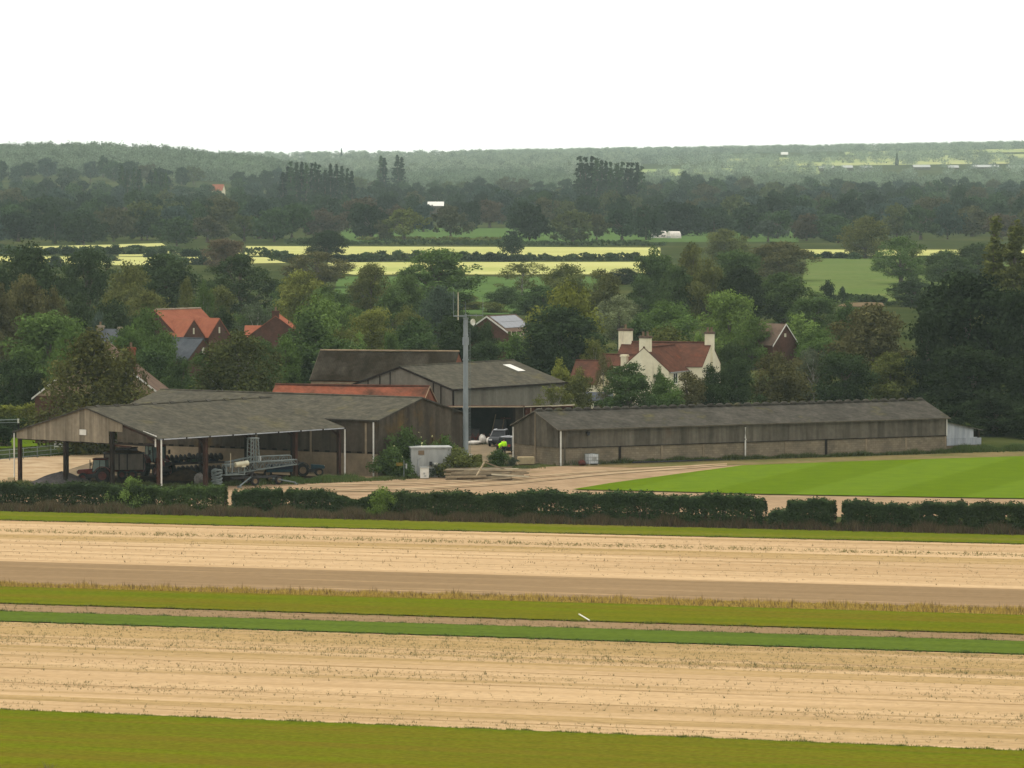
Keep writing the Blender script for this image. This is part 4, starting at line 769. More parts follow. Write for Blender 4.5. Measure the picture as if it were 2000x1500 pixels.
# ------------------------------------------------------------------ trees of the village and the farm (px, top row, width, distance, kind, colour, label)
NEAR = [
 (50, 480, 165, 770, 'roundb', 'dark', 'big dark green tree at the upper left edge, crown against the yellow corn field'),
 (48, 541, 105, 690, 'round', 'brown', 'brownish olive tree with a pointed top before the big dark tree at the left edge'),
 (-8, 556, 90, 680, 'round', 'brown', 'brownish tree cut by the left picture edge, below the big dark tree'),
 (104, 566, 62, 685, 'oval', 'brown', 'small brownish olive tree right of the pointed brownish tree'),
 (172, 486, 128, 810, 'open', 'dark', 'tall dark tree whose thin crown lets specks of yellow field through'),
 (252, 516, 120, 770, 'roundb', 'olive', 'olive brown rounded tree right of the tall dark see-through tree'),
 (322, 500, 165, 850, 'round', 'dark', 'wide dark green tree crossing the lower edge of the yellow corn field'),
 (150, 575, 100, 720, 'ovalb', 'dark', 'dark tree filling the gap between the brownish trees and the olive brown tree'),
 (225, 590, 110, 705, 'roundb', 'dark', 'dark green tree standing below the olive brown rounded tree'),
 (292, 570, 110, 720, 'round', 'olive', 'olive tree just above the large red tiled house'),
 (192, 611, 52, 655, 'bush', 'blue', 'small blue green tree above the slate roofed stone chimney house'),
 (365, 545, 56, 730, 'weep', 'olive', 'slim birch with pale stems above the ridge of the large red tiled house'),
 (398, 552, 50, 720, 'weep', 'green', 'slim greener birch right of the pale stemmed birch'),
 (428, 600, 80, 705, 'oval', 'dark', 'dark green tree right behind the gables of the large red tiled house'),
 (470, 498, 150, 880, 'open', 'dark', 'large dark round tree with yellow field showing through its crown'),
 (432, 560, 90, 760, 'ovalb', 'olive', 'olive tree below the left side of the large see-through tree'),
 (505, 590, 90, 700, 'thin', 'grey', 'grey half bare tree above the small orange roofed house'),
 (500, 600, 110, 740, 'round', 'mid', 'mid green tree behind the grey half bare tree'),
 (440, 467, 96, 1270, 'roundb', 'rust', 'reddish brown tree standing in the yellow corn field behind the large see-through tree'),
 (638, 451, 92, 1440, 'round', 'vdark', 'solitary dark round tree in the middle of the yellow corn field'),
 (620, 492, 150, 1120, 'open', 'brown', 'brown tree with bare twisted boughs on its right side, below the solitary dark tree'),
 (590, 530, 125, 800, 'round', 'yellow', 'yellow green rounded tree below the brown twisted tree'),
 (640, 560, 90, 790, 'oval', 'green', 'green tree right of the yellow green rounded tree'),
 (622, 580, 142, 670, 'roundb', 'bright', 'light green rounded tree above the large dark oval tree'),
 (608, 612, 160, 605, 'ovalb', 'mid', 'large dark oval tree beside the left gable of the mossy roofed barn'),
 (560, 655, 70, 600, 'oval', 'green', 'green tree at the left foot of the large dark oval tree'),
 (668, 640, 70, 610, 'thin', 'olive', 'twiggy brown tree at the right foot of the large dark oval tree'),
 (725, 515, 92, 900, 'open', 'olive', 'olive thin crowned tree left of the wide green see-through tree'),
 (795, 530, 90, 890, 'oval', 'green', 'green tree between the olive thin tree and the wide green tree'),
 (855, 487, 175, 930, 'open', 'green', 'wide green tree with a pale forked trunk seen against the yellow field'),
 (858, 560, 84, 770, 'round', 'blue', 'grey blue round tree below the wide green see-through tree'),
 (770, 565, 90, 790, 'oval', 'mid', 'mid green tree left of the grey blue round tree'),
 (728, 603, 96, 705, 'roundb', 'yellow', 'yellow green dome shaped tree above the mossy roofed barn'),
 (700, 652, 70, 650, 'bush', 'bright', 'bright green bush just above the ridge of the mossy roofed barn'),
 (760, 650, 70, 655, 'bush', 'green', 'green bush right of the bright green bush above the mossy roof'),
 (812, 622, 120, 660, 'roundb', 'mid', 'dark green tree left of the mast behind the mossy roofed barn'),
 (800, 600, 80, 720, 'oval', 'olive', 'olive green tree behind the dark tree left of the mast'),
 (895, 610, 112, 640, 'round', 'dark', 'dark tree directly behind the head of the mast'),
 (875, 660, 90, 612, 'ovalb', 'vdark', 'very dark tree behind the brick gable end of the mossy roofed barn'),
 (950, 668, 100, 630, 'ovalb', 'dark', 'dark green tree below the roof with solar panels'),
 (1010, 650, 90, 690, 'bush', 'green', 'green bushes hiding the wall of the solar panel house'),
 (952, 630, 62, 704, 'bush', 'dark', 'dark bush hiding the left gable of the solar panel house'),
 (705, 560, 90, 930, 'round', 'mid', 'green tree in the meadow gap left of the wide green tree'),
 (905, 575, 100, 960, 'ovalb', 'olive', 'olive tree right of the wide green see-through tree'),
 (1035, 575, 80, 930, 'ovalb', 'mid', 'green tree below the sparse branchy tree'),
 (560, 560, 100, 860, 'roundb', 'mid', 'green tree left of the yellow green rounded tree'),
 (690, 600, 80, 760, 'round', 'green', 'green tree above the light green rounded tree'),
 (985, 560, 74, 985, 'roundb', 'mid', 'green tree in the small meadow behind the solar panel roof'),
 (640, 600, 90, 700, 'oval', 'green', 'green tree rising behind the light green rounded tree'),
 (512, 662, 84, 592, 'roundb', 'mid', 'rounded green tree under the chimney of the orange roofed house'),
 (1020, 512, 112, 1060, 'thin', 'olive', 'sparse branchy tree through which the yellow field shines'),
 (965, 590, 60, 940, 'bush', 'olive', 'olive bush in the green meadow above the solar panel roof'),
 (1108, 516, 105, 1000, 'roundb', 'olive', 'olive brown tree right of the sparse branchy tree'),
 (1060, 560, 110, 900, 'round', 'mid', 'green tree at the right edge of the small meadow'),
 (1105, 557, 150, 650, 'roundb', 'yellow', 'tall broad tree with yellowish top behind the grey barn'),
 (1095, 600, 190, 640, 'round', 'dark', 'broad dark tree below the yellowish topped tree'),
 (1060, 660, 130, 600, 'ovalb', 'vdark', 'very dark tree behind the right end of the grey barn roof'),
 (1175, 528, 80, 900, 'oval', 'olive', 'olive tree right of the yellowish topped tree'),
 (1218, 524, 80, 1150, 'roundb', 'vdark', 'dark squat tree at the right end of the lower yellow field'),
 (1210, 578, 105, 760, 'open', 'pale', 'tree flecked with pale leaves above the farmhouse chimneys'),
 (1160, 660, 60, 600, 'thin', 'olive', 'small thin tree left of the tall farmhouse chimney'),
 (1282, 486, 90, 950, 'oval', 'mid', 'tall green tree at the right end of the upper yellow field'),
 (1255, 540, 80, 900, 'ovalb', 'mid', 'green tree below the dark squat tree'),
 (1350, 478, 70, 930, 'oval', 'olive', 'slender olive tree with a narrow top, right of the tall green tree'),
 (1320, 520, 90, 860, 'round', 'mid', 'mid green tree at the foot of the slender olive tree'),
 (1380, 508, 92, 860, 'ovalb', 'olive', 'olive tree with a pale trunk below the slender olive tree'),
 (1416, 448, 92, 1400, 'round', 'olive', 'olive round tree with a white dead bough near the horizon fields'),
 (1440, 490, 120, 1000, 'roundb', 'mid', 'green tree before the olive tree with a white bough'),
 (1522, 473, 150, 1180, 'round', 'brown', 'broad brownish dark tree left of the green pasture'),
 (1448, 520, 110, 850, 'round', 'vdark', 'near black green tree below the broad brownish tree'),
 (1530, 535, 135, 860, 'round', 'mid', 'rounded green tree before the broad brownish tree'),
 (1590, 580, 110, 800, 'roundb', 'mid', 'green tree at the lower left corner of the green pasture'),
 (1424, 570, 125, 705, 'roundb', 'bright', 'bright green tree behind the right farmhouse chimney'),
 (1470, 620, 80, 690, 'round', 'green', 'green tree left of the brick gabled house'),
 (1305, 590, 130, 740, 'roundb', 'green', 'green rounded tree above the farmhouse roof'),
 (1300, 640, 110, 650, 'roundb', 'olive', 'olive tree just behind the farmhouse roof ridge'),
 (1365, 652, 60, 630, 'bush', 'bright', 'bright green bush behind the right end of the farmhouse roof'),
 (1250, 620, 90, 690, 'oval', 'mid', 'green tree between the farmhouse chimneys'),
 (1430, 670, 90, 610, 'ovalb', 'dark', 'dark tree touching the right gable of the farmhouse'),
 (1560, 615, 90, 720, 'bush', 'bright', 'light green bushes behind the ridge of the brick gabled house'),
 (1600, 640, 100, 690, 'roundb', 'green', 'green tree right of the brick gabled house'),
 (1700, 597, 165, 650, 'round', 'brown', 'large olive brown tree above the long shed roof'),
 (1655, 590, 70, 720, 'oval', 'mid', 'green tree behind the left side of the large olive brown tree'),
 (1520, 690, 112, 575, 'roundb', 'brown', 'brownish tree behind the ridge of the long shed, below the brick gabled house'),
 (1440, 700, 90, 570, 'ovalb', 'dark', 'dark tree behind the long shed, right of the farmhouse'),
 (1590, 680, 80, 590, 'thin', 'grey', 'half bare twiggy tree with pale stems behind the long shed'),
 (1580, 690, 110, 600, 'oval', 'brown', 'brown green tree behind the half bare twiggy tree'),
 (1650, 690, 120, 585, 'roundb', 'dark', 'dark tree right above the long shed ridge, left of the large olive brown tree'),
 (1740, 690, 110, 590, 'round', 'olive', 'olive tree between the long shed ridge and the big dark right hand tree'),
 (1890, 535, 265, 605, 'round', 'vdark', 'huge dark broad tree filling the right edge above the white lean-to'),
 (1815, 610, 110, 590, 'ovalb', 'vdark', 'dark tree forming the left flank of the huge dark tree'),
 (1900, 680, 210, 560, 'roundb', 'vdark', 'low dark tree right behind the white lean-to'),
 (1850, 790, 130, 520, 'dark', 'vdark', 'dark bush behind the roof of the white lean-to'),
 (1945, 770, 150, 528, 'dark', 'vdark', 'dark undergrowth right of the white lean-to'),
 (2020, 780, 130, 522, 'dark', 'vdark', 'dark undergrowth at the right picture edge beyond the lawn'),
 (2010, 560, 150, 590, 'roundb', 'vdark', 'dark tree at the right picture edge beside the huge dark tree'),
 (1945, 428, 84, 730, 'colum', 'olive', 'tall narrow poplar at the right edge, left one of the pair'),
 (1985, 436, 74, 725, 'colum', 'olive', 'tall narrow poplar at the right edge, right one of the pair'),
 (2030, 440, 60, 735, 'colum', 'olive', 'narrow poplar cut off by the right picture edge'),
 (1760, 463, 112, 1150, 'open', 'green', 'light green airy tree at the right end of the green pasture'),
 (1845, 490, 112, 1130, 'round', 'mid', 'darker rounded tree between the light green tree and the poplars'),
 (1908, 476, 108, 1180, 'round', 'dark', 'dark rounded tree just left of the tall poplar pair'),
 (1690, 424, 92, 1440, 'round', 'olive', 'olive round tree on the hedge at the far side of the green pasture'),
 (1785, 543, 112, 980, 'dark', 'dark', 'dark low bushy tree at the bottom right of the green pasture'),
 (1860, 560, 120, 900, 'roundb', 'dark', 'dark tree below the rounded trees, left of the huge dark tree'),
 (1618, 547, 34, 1010, 'bush', 'vdark', 'small dark bush on the left edge of the green pasture'),
 (1646, 560, 24, 1000, 'bush', 'dark', 'smaller dark bush beside a post at the left of the pasture'),
 (182, 648, 240, 494, 'weep', 'birch', 'big drooping birch hiding the pale brick gable behind the open barn'),
 (244, 684, 96, 497, 'weep', 'birch', 'drooping birch with white stems at the right of the big birch'),
 (95, 612, 180, 605, 'roundb', 'green', 'broad green tree left of the big drooping birch'),
 (140, 640, 110, 560, 'ovalb', 'green', 'green tree directly behind the top of the big drooping birch'),
 (30, 700, 130, 560, 'roundb', 'dark', 'dark bushy tree at the left edge above the garden hedge'),
 (70, 730, 90, 545, 'dark', 'vdark', 'very dark tree left of the pale brick gable'),
 (292, 604, 112, 640, 'ovalb', 'green', 'green tree left of the large red tiled house'),
 (250, 640, 90, 630, 'round', 'green', 'green tree right of the slate roofed stone chimney house'),
 (300, 678, 130, 575, 'ovalb', 'mid', 'dark green leafy tree right of the orange chimney'),
 (352, 700, 80, 560, 'oval', 'mid', 'dark tree below the slate extension of the large red tiled house'),
 (462, 652, 200, 548, 'weep', 'birch', 'broad olive brown tree behind the ridge of the open barn'),
 (400, 690, 90, 550, 'oval', 'mid', 'green tree below the slate roof of the large red tiled house'),
 (1095, 705, 60, 540, 'oval', 'yellow', 'yellowish upright bush right of the grey barn'),
 (1128, 722, 66, 538, 'oval', 'olive', 'olive upright bush left of the farmhouse lean-to'),
 (1082, 752, 90, 524, 'thin', 'olive', 'sparse twiggy bush before the wall of the grey barn'),
 (1228, 710, 118, 548, 'dark', 'mid', 'glossy dark evergreen before the cream farmhouse gable'),
 (1300, 738, 84, 550, 'roundb', 'green', 'green bush right of the glossy evergreen before the farmhouse'),
 (1345, 728, 76, 553, 'oval', 'brown', 'brown green bush under the farmhouse bedroom windows'),
 (1290, 718, 30, 552, 'oval', 'mid', 'slim bush against the right end of the cream gable'),
 (1390, 715, 70, 556, 'ovalb', 'dark', 'dark bush below the right farmhouse gable'),
 (1180, 690, 44, 560, 'thin', 'brown', 'thin brown tree before the low red farmhouse roofs'),
]
for t in NEAR: tree(*t)
# the front shrubs in the yard
SHRUBS = [
 (255, 933, 84, 413.5, 'bush', 'bright', 'bright green rounded bush rising out of the left hedge'),
 (746, 952, 66, 405.5, 'bush', 'bright', 'bright green bush in the middle of the long hedge'),
 (792, 836, 92, 459.8, 'bush', 'mid', 'tall dark shrub covered with cream flowers before the dark barn gable'),
 (766, 874, 96, 457.5, 'bush', 'mid', 'dense green shrub left of the white utility cabin'),
 (826, 866, 50, 461.5, 'bush', 'mid', 'shrub between the flowering shrub and the mast'),
 (868, 852, 60, 465.5, 'bush', 'green', 'pale flowering shrub against the dark barn gable near the mast foot'),
 (893, 875, 100, 458.2, 'bush', 'olive', 'olive shrub leaning over the right end of the utility cabin'),
 (934, 888, 46, 462, 'bush', 'olive', 'low shrub at the mast foot above the timber stack'),
 (972, 878, 56, 472, 'bush', 'mid', 'rounded shrub before the person in the yellow jacket'),
 (1000, 893, 30, 474, 'bush', 'grey', 'small grey shrub at the left corner of the long shed'),
 (846, 905, 40, 458, 'bush', 'dark', 'dark shrub right behind the small white cabinet'),
]
for s in SHRUBS:
    r = tree(*s, group='shrubs in the farm yard')
    if 'cream flowers' in s[6] or 'pale flowering' in s[6]:
        g = np.random.default_rng(3 if 'cream' in s[6] else 4); me = PROTO['bush', 0][0]; n = len(me.polygons)
        v = np.zeros(n * 4 * 3, dtype=np.float32); me.vertices.foreach_get('co', v); v = v.reshape(-1, 4, 3).mean(1)
        ok = np.where((v[:, 1] * 0 + v[:, 2] > 1.3) & (np.hypot(v[:, 0], v[:, 1]) > .9))[0]; p = v[g.choice(ok, 90)]
        u = unit(p - np.array([0, 0, 1.2])); meshobj('blossom', npmesh('blossom', leaves(p + u * .14, u * 3, .15, .14, g, .4), 4, MATS['flower']), r)

# ------------------------------------------------------------------ the wooded plain beyond, tree by tree
ORD = ['first', 'second', 'third', 'fourth', 'fifth', 'sixth', 'seventh', 'eighth', 'ninth', 'tenth', 'eleventh', 'twelfth', 'thirteenth', 'fourteenth', 'fifteenth', 'sixteenth', 'seventeenth', 'eighteenth', 'nineteenth', 'twentieth']
TENS = {2: 'twenty', 3: 'thirty', 4: 'forty', 5: 'fifty', 6: 'sixty', 7: 'seventy', 8: 'eighty'}
def ordw(n): return ORD[n - 1] if n <= 20 else (TENS[n // 10] + '-' + ORD[n % 10 - 1] if n % 10 else {3: 'thirtieth', 4: 'fortieth', 5: 'fiftieth', 6: 'sixtieth', 7: 'seventieth', 8: 'eightieth'}[n // 10])
HUE = {'birch': 'olive', 'dark': 'dark green', 'mid': 'green', 'olive': 'olive', 'brown': 'brownish', 'grey': 'grey green', 'vdark': 'very dark', 'rust': 'russet', 'green': 'fresh green', 'yellow': 'yellow green', 'blue': 'blue green'}
FRONT = [(725, 402, 84, 1760, 'oak', 'vdark', 'dark oak with bare forked trunk at the left of the small pasture'),
 (752, 428, 44, 1740, 'round', 'brown', 'small brown tree between the dark oak and the yellow green oak'),
 (790, 408, 92, 1735, 'oak', 'yellow', 'yellow green oak at the hedge of the small pasture'),
 (880, 402, 86, 1745, 'oak', 'brown', 'lone brownish oak with a short trunk on the small pasture'),
 (1034, 399, 92, 1700, 'round', 'vdark', 'big dark round tree at the right end of the small pasture'),
 (1118, 411, 88, 1705, 'round', 'olive', 'olive dome shaped tree right of the big dark round tree'),
 (1165, 418, 62, 1720, 'oak', 'brown', 'thin brownish tree right of the olive dome shaped tree'),
 (1215, 408, 96, 1730, 'oak', 'dark', 'dark spreading tree left of the white glasshouses'),
 (1262, 400, 74, 1760, 'round', 'dark', 'dark tree standing over the white glasshouses'),
 (1330, 395, 100, 1850, 'round', 'vdark', 'very dark wide tree right of the white glasshouses'),
 (1390, 405, 80, 1900, 'round', 'dark', 'dark tree behind the olive tree with a white bough'),
 (1500, 430, 74, 1720, 'oak', 'grey', 'flat topped grey green tree beside a strip of pale pasture'),
 (1575, 418, 76, 1740, 'round', 'rust', 'russet tree right of the flat topped grey green tree'),
 (1638, 440, 62, 1700, 'round', 'mid', 'green tree above the narrow right hand corn field')]
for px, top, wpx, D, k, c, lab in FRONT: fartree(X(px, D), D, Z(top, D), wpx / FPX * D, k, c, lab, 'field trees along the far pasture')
ROWS = [(1690, 10.5, 0, 560, 'in the belt behind the yellow field'), (1800, 12.5, 0, 690, 'in the second tier behind the yellow field'),
        (1800, 11.5, 1420, 2000, 'in the belt above the far green pasture'),
        (1990, 12, 0, 2000, 'in the lower tier of the wooded plain'), (2230, 12.5, 0, 2000, 'in the third tier of the wooded plain'), (2520, 13, 0, 2000, 'in the middle tier of the wooded plain'),
        (2900, 13, 0, 2000, 'in the upper tier of the wooded plain'), (3330, 13, 0, 2000, 'in the topmost tier of the wooded plain')]
nfar = 0
for D, h, p0, p1, lab in ROWS:
    r_ = random.Random(int(D) + p0); px = p0 - 30 + r_.uniform(0, 20); k = 0
    while px < p1 + 30:
        d = D * r_.uniform(.965, 1.04); wd = r_.uniform(11, 18); hh = h * r_.uniform(.78, 1.2)
        if D > 2800 and 1290 < px < 1450: hh *= 1.25
        c = r_.choice(['dark', 'dark', 'mid', 'vdark', 'olive', 'brown', 'mid', 'blue', 'dark', 'rust' if D < 2000 else 'vdark', 'blue', 'dark'])
        keep = not (1900 < D < 2550 and (832 < px < 872 or 1664 < px < 1702)) and not (2100 < D < 3480 and 402 < px < 448 and (D > 2800 or random.random() < .0)) and not (2240 < D < 2550 and (535 < px < 700 or 1120 < px < 1262))
        if keep:
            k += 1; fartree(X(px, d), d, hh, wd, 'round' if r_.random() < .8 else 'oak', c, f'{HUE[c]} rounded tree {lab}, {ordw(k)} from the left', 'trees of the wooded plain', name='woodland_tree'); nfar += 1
        px += wd / d * FPX * r_.uniform(.62, .86)
print('far trees', nfar)
# poplar rows
def poplars(spec, D, lab, group):
    for i, (px, top, wpx) in enumerate(spec): fartree(X(px, D), D + random.uniform(-15, 15), Z(top, D) - float(terrain(X(px, D), D)), wpx / FPX * D * 1.7, 'colum', random.choice(['dark', 'mid', 'vdark']), lab + f', {ordw(i + 1)} from the left', group)
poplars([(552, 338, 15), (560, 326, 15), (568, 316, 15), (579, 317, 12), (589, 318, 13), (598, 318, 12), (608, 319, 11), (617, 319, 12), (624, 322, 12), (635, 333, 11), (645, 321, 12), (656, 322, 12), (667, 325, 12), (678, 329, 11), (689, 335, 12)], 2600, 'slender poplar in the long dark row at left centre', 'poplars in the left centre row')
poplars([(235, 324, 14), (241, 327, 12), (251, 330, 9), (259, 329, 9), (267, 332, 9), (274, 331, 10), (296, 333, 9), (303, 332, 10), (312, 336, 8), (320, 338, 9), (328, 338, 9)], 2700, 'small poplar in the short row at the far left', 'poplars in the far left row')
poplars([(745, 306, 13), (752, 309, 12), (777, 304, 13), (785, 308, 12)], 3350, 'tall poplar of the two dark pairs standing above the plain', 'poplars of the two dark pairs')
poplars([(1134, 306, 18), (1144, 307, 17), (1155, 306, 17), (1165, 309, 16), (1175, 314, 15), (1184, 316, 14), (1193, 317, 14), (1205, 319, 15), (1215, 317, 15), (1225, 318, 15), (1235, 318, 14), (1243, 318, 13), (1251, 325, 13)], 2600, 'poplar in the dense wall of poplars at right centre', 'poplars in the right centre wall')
for px, top, wpx, D, lab in [(667, 289, 8, 6200, 'tiny lone conifer breaking the skyline at left centre'), (1751, 299, 10, 5300, 'pointed conifer on the hazy slope at the right')]:
    x = X(px, D); fartree(x, D, Z(top, D) - float(terrain(x, D)), wpx / FPX * D, 'cone', 'dark', lab, None)
# bushes of the field hedges
def bushes(spec, lab, group):
    for i, (px, base, wpx, hpx) in enumerate(spec):
        D = CH * FPX / (base - HZ); c = random.choice(['dark', 'vdark', 'mid', 'dark']); fartree(X(px, D), D, hpx / FPX * D, wpx / FPX * D, 'bush', c, f'{HUE[c]} {lab}, {ordw(i + 1)} from the left', group)
bushes([(690, 512, 50, 16), (715, 512, 44, 20), (745, 509, 50, 20), (780, 507, 50, 19), (815, 507, 50, 19), (850, 508, 46, 18), (880, 508, 46, 17), (905, 508, 44, 18), (930, 509, 44, 18), (958, 510, 44, 18), (985, 511, 44, 15), (1012, 510, 44, 14)], 'bush in the hedge between the two yellow fields', 'bushes between the yellow fields')
bushes([(1034, 508, 20, 15), (1064, 508, 28, 14), (1090, 507, 12, 9), (1118, 508, 30, 13), (1144, 508, 22, 14), (1192, 509, 36, 16), (1240, 508, 40, 16)], 'rounded bush standing apart in the field hedge', 'separate field hedge bushes')
bushes([(70, 497, 44, 14), (100, 497, 40, 15), (130, 498, 44, 17), (165, 497, 40, 16), (195, 495, 44, 14), (225, 497, 40, 20), (108, 521, 46, 22), (295, 503, 40, 18), (318, 502, 30, 18), (365, 501, 44, 15), (395, 517, 50, 18), (360, 517, 40, 15), (335, 489, 60, 9), (265, 487, 60, 9)], 'bush in the left yellow fields', 'bushes of the left yellow fields')
bushes([(520, 502, 26, 14), (540, 503, 28, 15), (558, 504, 22, 10)], 'bush left of the solitary field tree', 'bushes left of the solitary tree')
bushes([(330, 509, 60, 14), (380, 500, 60, 12), (430, 508, 60, 16), (470, 512, 60, 16), (570, 512, 60, 15), (610, 510, 60, 15), (660, 512, 60, 16), (20, 496, 60, 16), (45, 510, 60, 18), (150, 511, 50, 14), (190, 514, 60, 18), (260, 497, 40, 9), (215, 510, 50, 12)], 'hedge bush between the strips of the left yellow field', 'hedges between the left yellow strips')
bushes([(1585, 506, 50, 14), (1612, 505, 50, 14), (1640, 505, 46, 13), (1668, 506, 44, 14)], 'clipped hedge bush along the far side of the pasture', 'far hedge of the right pasture')
tag(fartree(X(1000, 1480), 1480, 6.2, 7.5, 'round', 'dark', 'round dark tree standing in the hedge between the two yellow fields', None))
def far_hedge(name, p, q, h, c, label, n=500):
    a, b = G(*p), G(*q); g = np.random.default_rng(abs(int(p[0])) + 5); t = g.uniform(0, 1, (n, 1)); P = np.array(a) + t * (np.array(b) - np.array(a)); P += g.normal(0, .5, (n, 3)); P[:, 2] = np.abs(g.normal(0, .5, n)) * 0 + g.uniform(0, 1, n) ** .7 * h * (1 + .35 * np.sin(t[:, 0] * 40) * np.sin(t[:, 0] * 17 + 1))
    N = np.tile([0, -.6, .6], (n, 1)); o = meshobj(name, npmesh(name, leaves(P, N, 1.2, .9, g, .6), 4, LEAF, np.clip(g.normal(.5, .18, n), 0, 1))); o.color = leafcol(c); return tag(o, label, 'hedge')
far_hedge('field_hedge', (560, 477), (1300, 480.5), 1.6, 'dark', 'long low dark hedge along the top edge of the yellow corn field', 1500)
far_hedge('field_hedge', (520, 510), (1280, 509), 1.7, 'dark', 'dark hedge running between the two yellow fields', 1500)
far_hedge('field_hedge', (-20, 494), (560, 500), 2.0, 'dark', 'dark hedge crossing the left yellow field', 1400)
far_hedge('field_hedge', (700, 470), (1000, 471), 1.2, 'olive', 'low olive hedge at the foot of the oaks on the small pasture', 700)
far_hedge('field_hedge', (1655, 588), (1725, 592), 1.1, 'dark', 'short dark hedge at the bottom of the green pasture', 400)

# ------------------------------------------------------------------ far woods: too many to count, one mass each
def far_wood(name, spots, label, seed, c):
    """spots: (x, y, height, width); every crown a cloud of leaf clumps"""
    g = np.random.default_rng(seed); V = []; T = []
    bases = [crown('round', 1., .02, 1.0, 26, .34, 300, .15, seed + 40 + i)[:2] for i in range(6)]
    for i, (x, y, h, wd) in enumerate(spots):
        v, t = bases[i % 6]; a = g.uniform(0, 6.28); q = v.copy(); s = wd / 2.
        q[:, 0], q[:, 1] = (v[:, 0] * math.cos(a) - v[:, 1] * math.sin(a)) * s, (v[:, 0] * math.sin(a) + v[:, 1] * math.cos(a)) * s
        q[:, 2] *= h; q += np.array([x, y, float(terrain(x, y))]); V.append(q); T.append(np.clip(t + g.normal(0, .16), 0, 1))
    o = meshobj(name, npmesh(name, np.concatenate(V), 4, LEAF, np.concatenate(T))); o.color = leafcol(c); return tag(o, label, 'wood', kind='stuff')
def scatter(n, p0, p1, y0, y1, seed, skip=None):
    g = np.random.default_rng(seed); out = []
    while len(out) < n:
        y = y0 + (y1 - y0) * g.uniform(0, 1); px = g.uniform(p0, p1)
        if skip and skip(px, y): continue
        out.append((X(px, y), y, g.uniform(8.5, 12), g.uniform(13, 22)))
    return out
def fields(px, y):
    return px > 1180 and y > 3900 and (math.sin(px * .013 + y * .0021) + math.sin(y * .0052 + px * .004)) > .35 and y < 6900
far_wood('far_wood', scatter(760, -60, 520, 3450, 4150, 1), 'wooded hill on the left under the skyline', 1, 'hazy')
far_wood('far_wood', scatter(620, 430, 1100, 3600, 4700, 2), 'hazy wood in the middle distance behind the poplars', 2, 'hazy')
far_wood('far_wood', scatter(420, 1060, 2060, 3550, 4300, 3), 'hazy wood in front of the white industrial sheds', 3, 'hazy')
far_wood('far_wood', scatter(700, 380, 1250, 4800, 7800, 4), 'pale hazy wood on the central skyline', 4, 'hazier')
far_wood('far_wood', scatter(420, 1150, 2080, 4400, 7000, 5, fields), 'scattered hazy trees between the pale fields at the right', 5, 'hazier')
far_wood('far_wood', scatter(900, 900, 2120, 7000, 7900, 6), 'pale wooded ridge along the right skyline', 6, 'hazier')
# pale fields on the far slope at the right
for i, (p0, p1, y0, y1) in enumerate([(1420, 2060, 5300, 6100), (1180, 1600, 4700, 5200), (1650, 2080, 6300, 6800)]):
    ys = np.linspace(y0, y1, 8); me = bpy.data.meshes.new('field'); vs = []; fs = []
    for y in ys:
        for p in np.linspace(p0, p1, 12): vs.append((X(p, y), y, float(terrain(X(p, y), y)) + .6))
    fs = [(j * 12 + k, j * 12 + k + 1, j * 12 + k + 13, j * 12 + k + 12) for j in range(7) for k in range(11)]
    me.from_pydata(vs, [], fs); me.materials.append(MATS['pale_field']); tag(meshobj('pale_field', me), kind='structure')
# ------------------------------------------------------------------ yard furniture
def at(px, D, z=0): return Vector((X(px, D), D, z))
# --- mast
ms = thing('communications_mast', at(909.5, 468), 0, 'tall grey steel communications mast with whip antennas and a white dish', 'mast')
b = MB(); b.tube([(0, 0, 0), (0, 0, 6), (0, 0, 10.6), (0, 0, 14.45)], [.27, .25, .235, .215], 12); b.build('pole', m_['mast_steel'], ms)
b = MB()
for z, r in ((13.8, .24), (12.95, .25), (10.6, .29), (6.0, .30), (.1, .4)): b.tube([(0, 0, z - .06), (0, 0, z + .06)], r, 12)
b.build('flange', m_['mast_steel'], ms); MB().tube([(0, 0, 12.0), (0, 0, 12.75)], [.3, .3], 10).build('equipment_band', m_['mast_steel'], ms)
b = MB(); b.tube([(-1.18, 0, 14.8), (1.65, 0, 14.82)], .045, 6); b.tube([(-1.18, .0, 14.72), (.0, -.1, 14.72)], .035, 6); b.box((-.25, -.25, 14.45), (.25, .25, 14.6)); b.tube([(0, 0, 14.5), (0, 0, 14.95)], .1, 8); b.build('headframe', m_['galvanised'], ms)
for x, z0, z1, r, mm in ((-1.16, 14.7, 17.1, .028, 'galvanised'), (-.72, 14.4, 17.05, .05, 'pale_timber'), (-.02, 14.9, 16.1, .025, 'galvanised'), (1.64, 14.6, 16.4, .028, 'galvanised'), (1.0, 14.65, 15.05, .025, 'galvanised')):
    MB().tube([(x, -.02, z0), (x, -.02, z1)], [r, r * .8], 6).build('antenna', m_[mm], ms)
b = MB(); M = Matrix.Translation((.55, -.15, 14.2)) @ Matrix.Rotation(R(52), 4, 'Z') @ Matrix.Rotation(R(90), 4, 'X'); b.lathe([(0, .06), (.12, .07), (.25, .14), (.31, .22), (.31, .17), (.25, .07), (.1, 0), (0, 0)], 20, M); b.build('dish', m_['white_paint'], ms); MB().tube([(.2, 0, 14.2), (.5, -.1, 14.2)], .04, 6).build('dish_bracket', m_['galvanised'], ms)
b = MB()
for x in (.34, .46): b.tube([(x, -.02, 1.5), (x, -.02, 13.6)], .014, 5)
for z in np.arange(1.6, 13.6, .33): b.tube([(.34, -.02, z), (.46, -.02, z)], .01, 4)
b.build('ladder', m_['galvanised'], ms)
b = MB()
for z in (2.5, 5.5, 8.5, 11.5, 13.2): b.tube([(.2, 0, z), (.4, -.02, z)], .018, 5)
